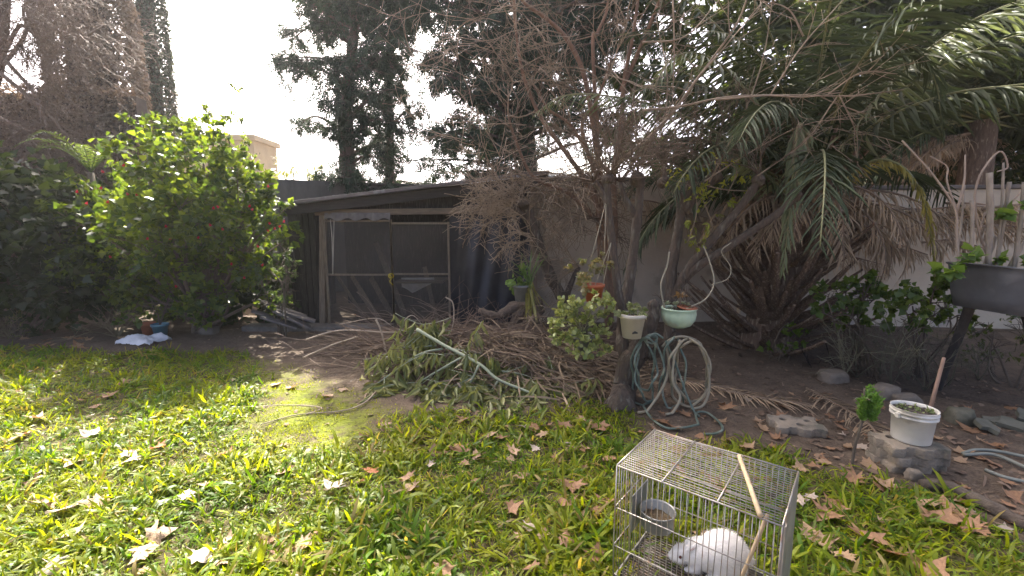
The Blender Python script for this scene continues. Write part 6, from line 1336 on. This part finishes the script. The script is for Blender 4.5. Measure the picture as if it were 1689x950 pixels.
# ================================================================== FALLEN LEAVES AND LITTER
LV = [M('dead_leaf_tan', (0.46, 0.32, 0.19), (0.33, 0.21, 0.12), rough=0.55, scale=9, bump=0.3, bscale=30, transl=0.25, tcol=(1.1, 0.9, 0.7), spec=0.45), M('dead_leaf_brown', (0.38, 0.215, 0.11), (0.25, 0.14, 0.075), rough=0.6, scale=9, bump=0.3, bscale=30, transl=0.25, tcol=(1.1, .85, .6)),
      M('dead_leaf_orange', (0.50, 0.17, 0.05), (0.38, 0.13, 0.04), rough=0.6, scale=9, bump=0.3, bscale=30, transl=0.3), M('dead_leaf_sunlit_tone', (0.52, 0.43, 0.34), (0.42, 0.33, 0.25), rough=0.5, scale=9, bump=0.3, bscale=30, transl=0.2, spec=0.5)]  # the pale one carries the glare of sunlit leaves in its colour
lm = {}
NLV = 12
def leaf_mesh(v_, m_):
    """lobed leaf with its own proportions, tears and curl; an inner ring lets the lobes bend."""
    r = random.Random(v_ * 31 + 5); tv, tf = maple(0.0); o = [p[:2] for p in tv[1:]]; n = len(o); cx_, cy_ = 0.0, 0.28
    st = [1 + r.uniform(-.22, .16) for _ in range(n)]
    if r.random() < .5: st[r.randrange(2, n - 2)] *= 0.5
    cu, ax, cu2, rip = r.uniform(-.5, .8), r.uniform(0, PI), r.uniform(-.3, .5), r.uniform(.02, .07)
    def bend(x, y):
        u = x * math.cos(ax) + (y - .28) * math.sin(ax); w = -x * math.sin(ax) + (y - .28) * math.cos(ax); rr = math.hypot(x, y - .28)
        return cu * u * u + cu2 * w * abs(w) + rip * math.sin(11 * x + 3 * v_) * math.cos(9 * y + v_) + (0.5 * cu * max(0, rr - .45))
    b_ = bmesh.new(); ring = []
    c = b_.verts.new((cx_, cy_ - .35, 0))
    for f in (0.55, 1.0): ring.append([b_.verts.new((cx_ + (x - cx_) * f * k, cy_ + (y - cy_) * f * k - .35, bend(cx_ + (x - cx_) * f * k, cy_ + (y - cy_) * f * k))) for (x, y), k in zip(o, st)])
    for i_ in range(n):
        j = (i_ + 1) % n; b_.faces.new((c, ring[0][i_], ring[0][j])); b_.faces.new((ring[0][i_], ring[1][i_], ring[1][j], ring[0][j]))
    q = [b_.verts.new(p_) for p_ in ((-.012, -.38, 0.0), (.012, -.38, 0), (.03, -.75, .06 + .1 * r.random()), (.01, -.75, .06))]; b_.faces.new(q)
    me = bpy.data.meshes.new('fallen_leaf'); b_.to_mesh(me); b_.free(); me.materials.append(LV[m_]); me.polygons.foreach_set('use_smooth', np.ones(len(me.polygons), bool)); return me
for v_ in range(NLV):
    for m_ in range(4): lm[v_, m_] = leaf_mesh(v_, m_)
big = [(25, 722, 0), (150, 716, 3), (122, 762, 0), (110, 836, 3), (112, 882, 3), (88, 930, 3), (335, 915, 3), (310, 815, 3), (235, 905, 0), (260, 875, 0), (500, 898, 0), (262, 738, 2), (372, 748, 2), (180, 650, 1), (205, 632, 1), (80, 826, 1), (60, 690, 0), (215, 748, 3), (210, 760, 3), (160, 825, 0), (550, 805, 3), (305, 695, 3), (930, 828, 1), (1000, 825, 1), (985, 843, 1), (847, 835, 1), (730, 940, 1),
       (600, 718, 0), (635, 705, 0), (540, 650, 0), (480, 635, 0), (455, 630, 0), (565, 640, 0), (880, 700, 1), (895, 712, 0), (845, 742, 0), (810, 716, 0), (715, 742, 0), (670, 790, 1), (610, 780, 2), (755, 740, 1), (1005, 752, 1), (850, 595, 2), (1160, 715, 1), (1180, 795, 1), (1120, 772, 1), (1090, 690, 1), (1130, 680, 1), (1110, 700, 1), (1230, 738, 0), (1340, 880, 0), (1395, 918, 0), (1360, 895, 0), (1365, 850, 1), (1435, 888, 1), (1408, 790, 1), (1460, 800, 0), (1575, 850, 1), (1600, 870, 1), (1560, 835, 1), (1590, 845, 0), (1530, 830, 0),
       (1555, 860, 1), (1620, 878, 1), (1660, 790, 1), (1670, 812, 1), (1600, 705, 1), (1570, 820, 0), (1640, 760, 1), (1200, 668, 1), (1310, 660, 1), (1290, 665, 1), (1250, 690, 0), (1260, 700, 0), (1390, 700, 1), (1540, 940, 1), (1470, 910, 1), (945, 800, 1), (935, 890, 1), (930, 700, 1), (960, 690, 0), (990, 700, 1)]
MARKS = [('near the wire cage', O + ex * .3 + ey * .2, 0.85), ('around the paver stack', sb, 0.7), ('beside the looped hoses', G(1110, 690), 0.75), ('at the foot of the brush pile', G(760, 690), 1.0), ('around the mossy patch', G(520, 700), 0.9), ('at the foot of the shrubs', G(120, 566), 2.0), ('around the lone paver', G(1312, 708), 0.6), ('below the edging branch', G(1600, 850), 0.6)]
def near(x, y):
    b_ = min(MARKS, key=lambda m: math.hypot(x - m[1][0], y - m[1][1]) / m[2]); return b_[0] if math.hypot(x - b_[1][0], y - b_[1][1]) < b_[2] else 'away from other things'
def leaf_at(x, y, z, mi, sz):
    o = bpy.data.objects.new('fallen_leaf', lm[random.randrange(NLV), mi]); COL.objects.link(o); o.location = (x, y, z); o.scale = (sz, sz, sz); o.rotation_euler = (random.gauss(0, .2), random.gauss(0, .2), random.uniform(0, 6.28))
    o.scale.y *= random.uniform(.75, 1.05)
    on = bool(lawn_w(np.array([x]), np.array([y]))[0]); c_ = ('dry tan', 'dry brown', 'bright orange', 'pale sunlit-toned')[mi]; where = ('on the lawn ' if on else 'on the soil ') + near(x, y)
    tag(o, c_ + ' lobed plane tree leaf ' + where, 'leaf', c_ + ' leaves ' + where)
for x, y, mi in big:
    g = G(x, y, 0.035); on = bool(lawn_w(g[:1], g[1:2])[0]); leaf_at(g[0], g[1], height(g[0], g[1]) + (0.036 if on else 0.016), mi, 0.09 + 0.06 * random.random())
for k in range(225):
    if k < 45: x, y = random.uniform(20, 1000), random.uniform(600, 940)
    elif k < 80: x, y = random.uniform(600, 1100), random.uniform(665, 790)
    else: x, y = random.uniform(1030, 1680), random.uniform(640, 900)
    g = G(x, y, 0.02); on = bool(lawn_w(g[:1], g[1:2])[0])
    if on and x > 1000 and random.random() < 0.55: continue
    leaf_at(g[0], g[1], height(g[0], g[1]) + (0.024 if on else 0.014), random.choices((0, 1, 3), (3, 5, 1))[0], 0.05 + 0.075 * random.random() ** 1.4)
for k in range(14):
    g = G(random.uniform(0, 210), random.uniform(558, 576)); leaf_at(g[0], g[1], 0.02, random.choice((0, 1)), 0.13)
# crumbled litter: too small and too many to count
n = 5200; X = rng.random(n) * 9.2 - 4.2; Y = 1.9 + rng.random(n) * 4.9; soil_ = ~lawn_w(X, Y); dens = np.where(X > -0.2, 1.0, np.where(Y > 5.0, 0.5, 0.3)); k_ = soil_ & (rng.random(n) < dens * (0.6 + 0.5 * fbm(X, Y, 2.0, 4.0)))
X, Y = X[k_], Y[k_]; n = len(X); Z = height(X, Y) + 0.006 + 0.008 * rng.random(n); a = rng.random((n, 1))
col = (np.array([0.17, 0.105, 0.068]) * (1 - a) + np.array([0.36, 0.25, 0.165]) * a) * (0.6 + 0.6 * rng.random((n, 1)))
h_ = n // 2; fr_ = frames(rdir(n) * [1, 1, 0.12], rdir(n) * .45 + [0, 0, 1.0]); ps_ = np.stack([X, Y, Z], 1)
LIT = M('litter', (1, 1, 1), (.8, .8, .8), rough=0.75, scale=6, attr=True, transl=0.15)
tag(link('leaf_litter', scatter('leaf_litter', [(*MAPLE_S, ps_[:h_], fr_[:h_], 0.02 + 0.045 * rng.random(h_), col[:h_]), (*blade(0.5, 0.09), ps_[h_:], fr_[h_:], 0.04 + 0.11 * rng.random(n - h_), col[h_:])]), LIT), 'crumbled brown leaf litter and straw strewn over the soil', 'litter', kind='stuff')
# soil crumbs and fine twigs
n = 9000; X = rng.random(n) * 9.5 - 4.3; Y = 1.9 + rng.random(n) * 4.9; k_ = ~lawn_w(X, Y) & ~(inpoly(X, Y, MOSS) & (rng.random(n) < .8)); X, Y = X[k_], Y[k_]; n = len(X)
OCT = ([(0.5, 0, 0), (-.5, .1, 0), (0, .5, .1), (.1, -.5, 0), (0, 0, .45)], [(0, 2, 4), (2, 1, 4), (1, 3, 4), (3, 0, 4)]); a = rng.random((n, 1))
tag(link('soil_crumbs', scatter('soil_crumbs', [(*OCT, np.stack([X, Y, height(X, Y) - .002], 1), frames(rdir(n) * [1, 1, .1], np.tile([0, 0, 1.0], (n, 1))), 0.008 + 0.03 * rng.random(n) ** 3, (np.array([.09, .065, .046]) * (1 - a) + np.array([.19, .145, .105]) * a))], False), LIT), 'loose crumbs of brown garden soil', 'soil', kind='stuff')

# ================================================================== HAZE ADDED FOR LENS GLARE
HZ = bpy.data.materials.new('glare_haze'); HZ.use_nodes = True; t = HZ.node_tree; t.nodes.clear()
pv = t.nodes.new('ShaderNodeVolumePrincipled'); pv.inputs['Color'].default_value = (0.97, 0.985, 1.0, 1); pv.inputs['Density'].default_value = 0.0009; pv.inputs['Anisotropy'].default_value = 0.55
ou = t.nodes.new('ShaderNodeOutputMaterial'); t.links.new(pv.outputs[0], ou.inputs['Volume'])
hz = link('haze', box_mesh('haze', (0, 70, 5.5), (130, 140, 6.7)), HZ); tag(hz, 'faint haze added over the whole garden in place of lens glare', 'haze', kind='stuff')
S.cycles.volume_bounces = 0
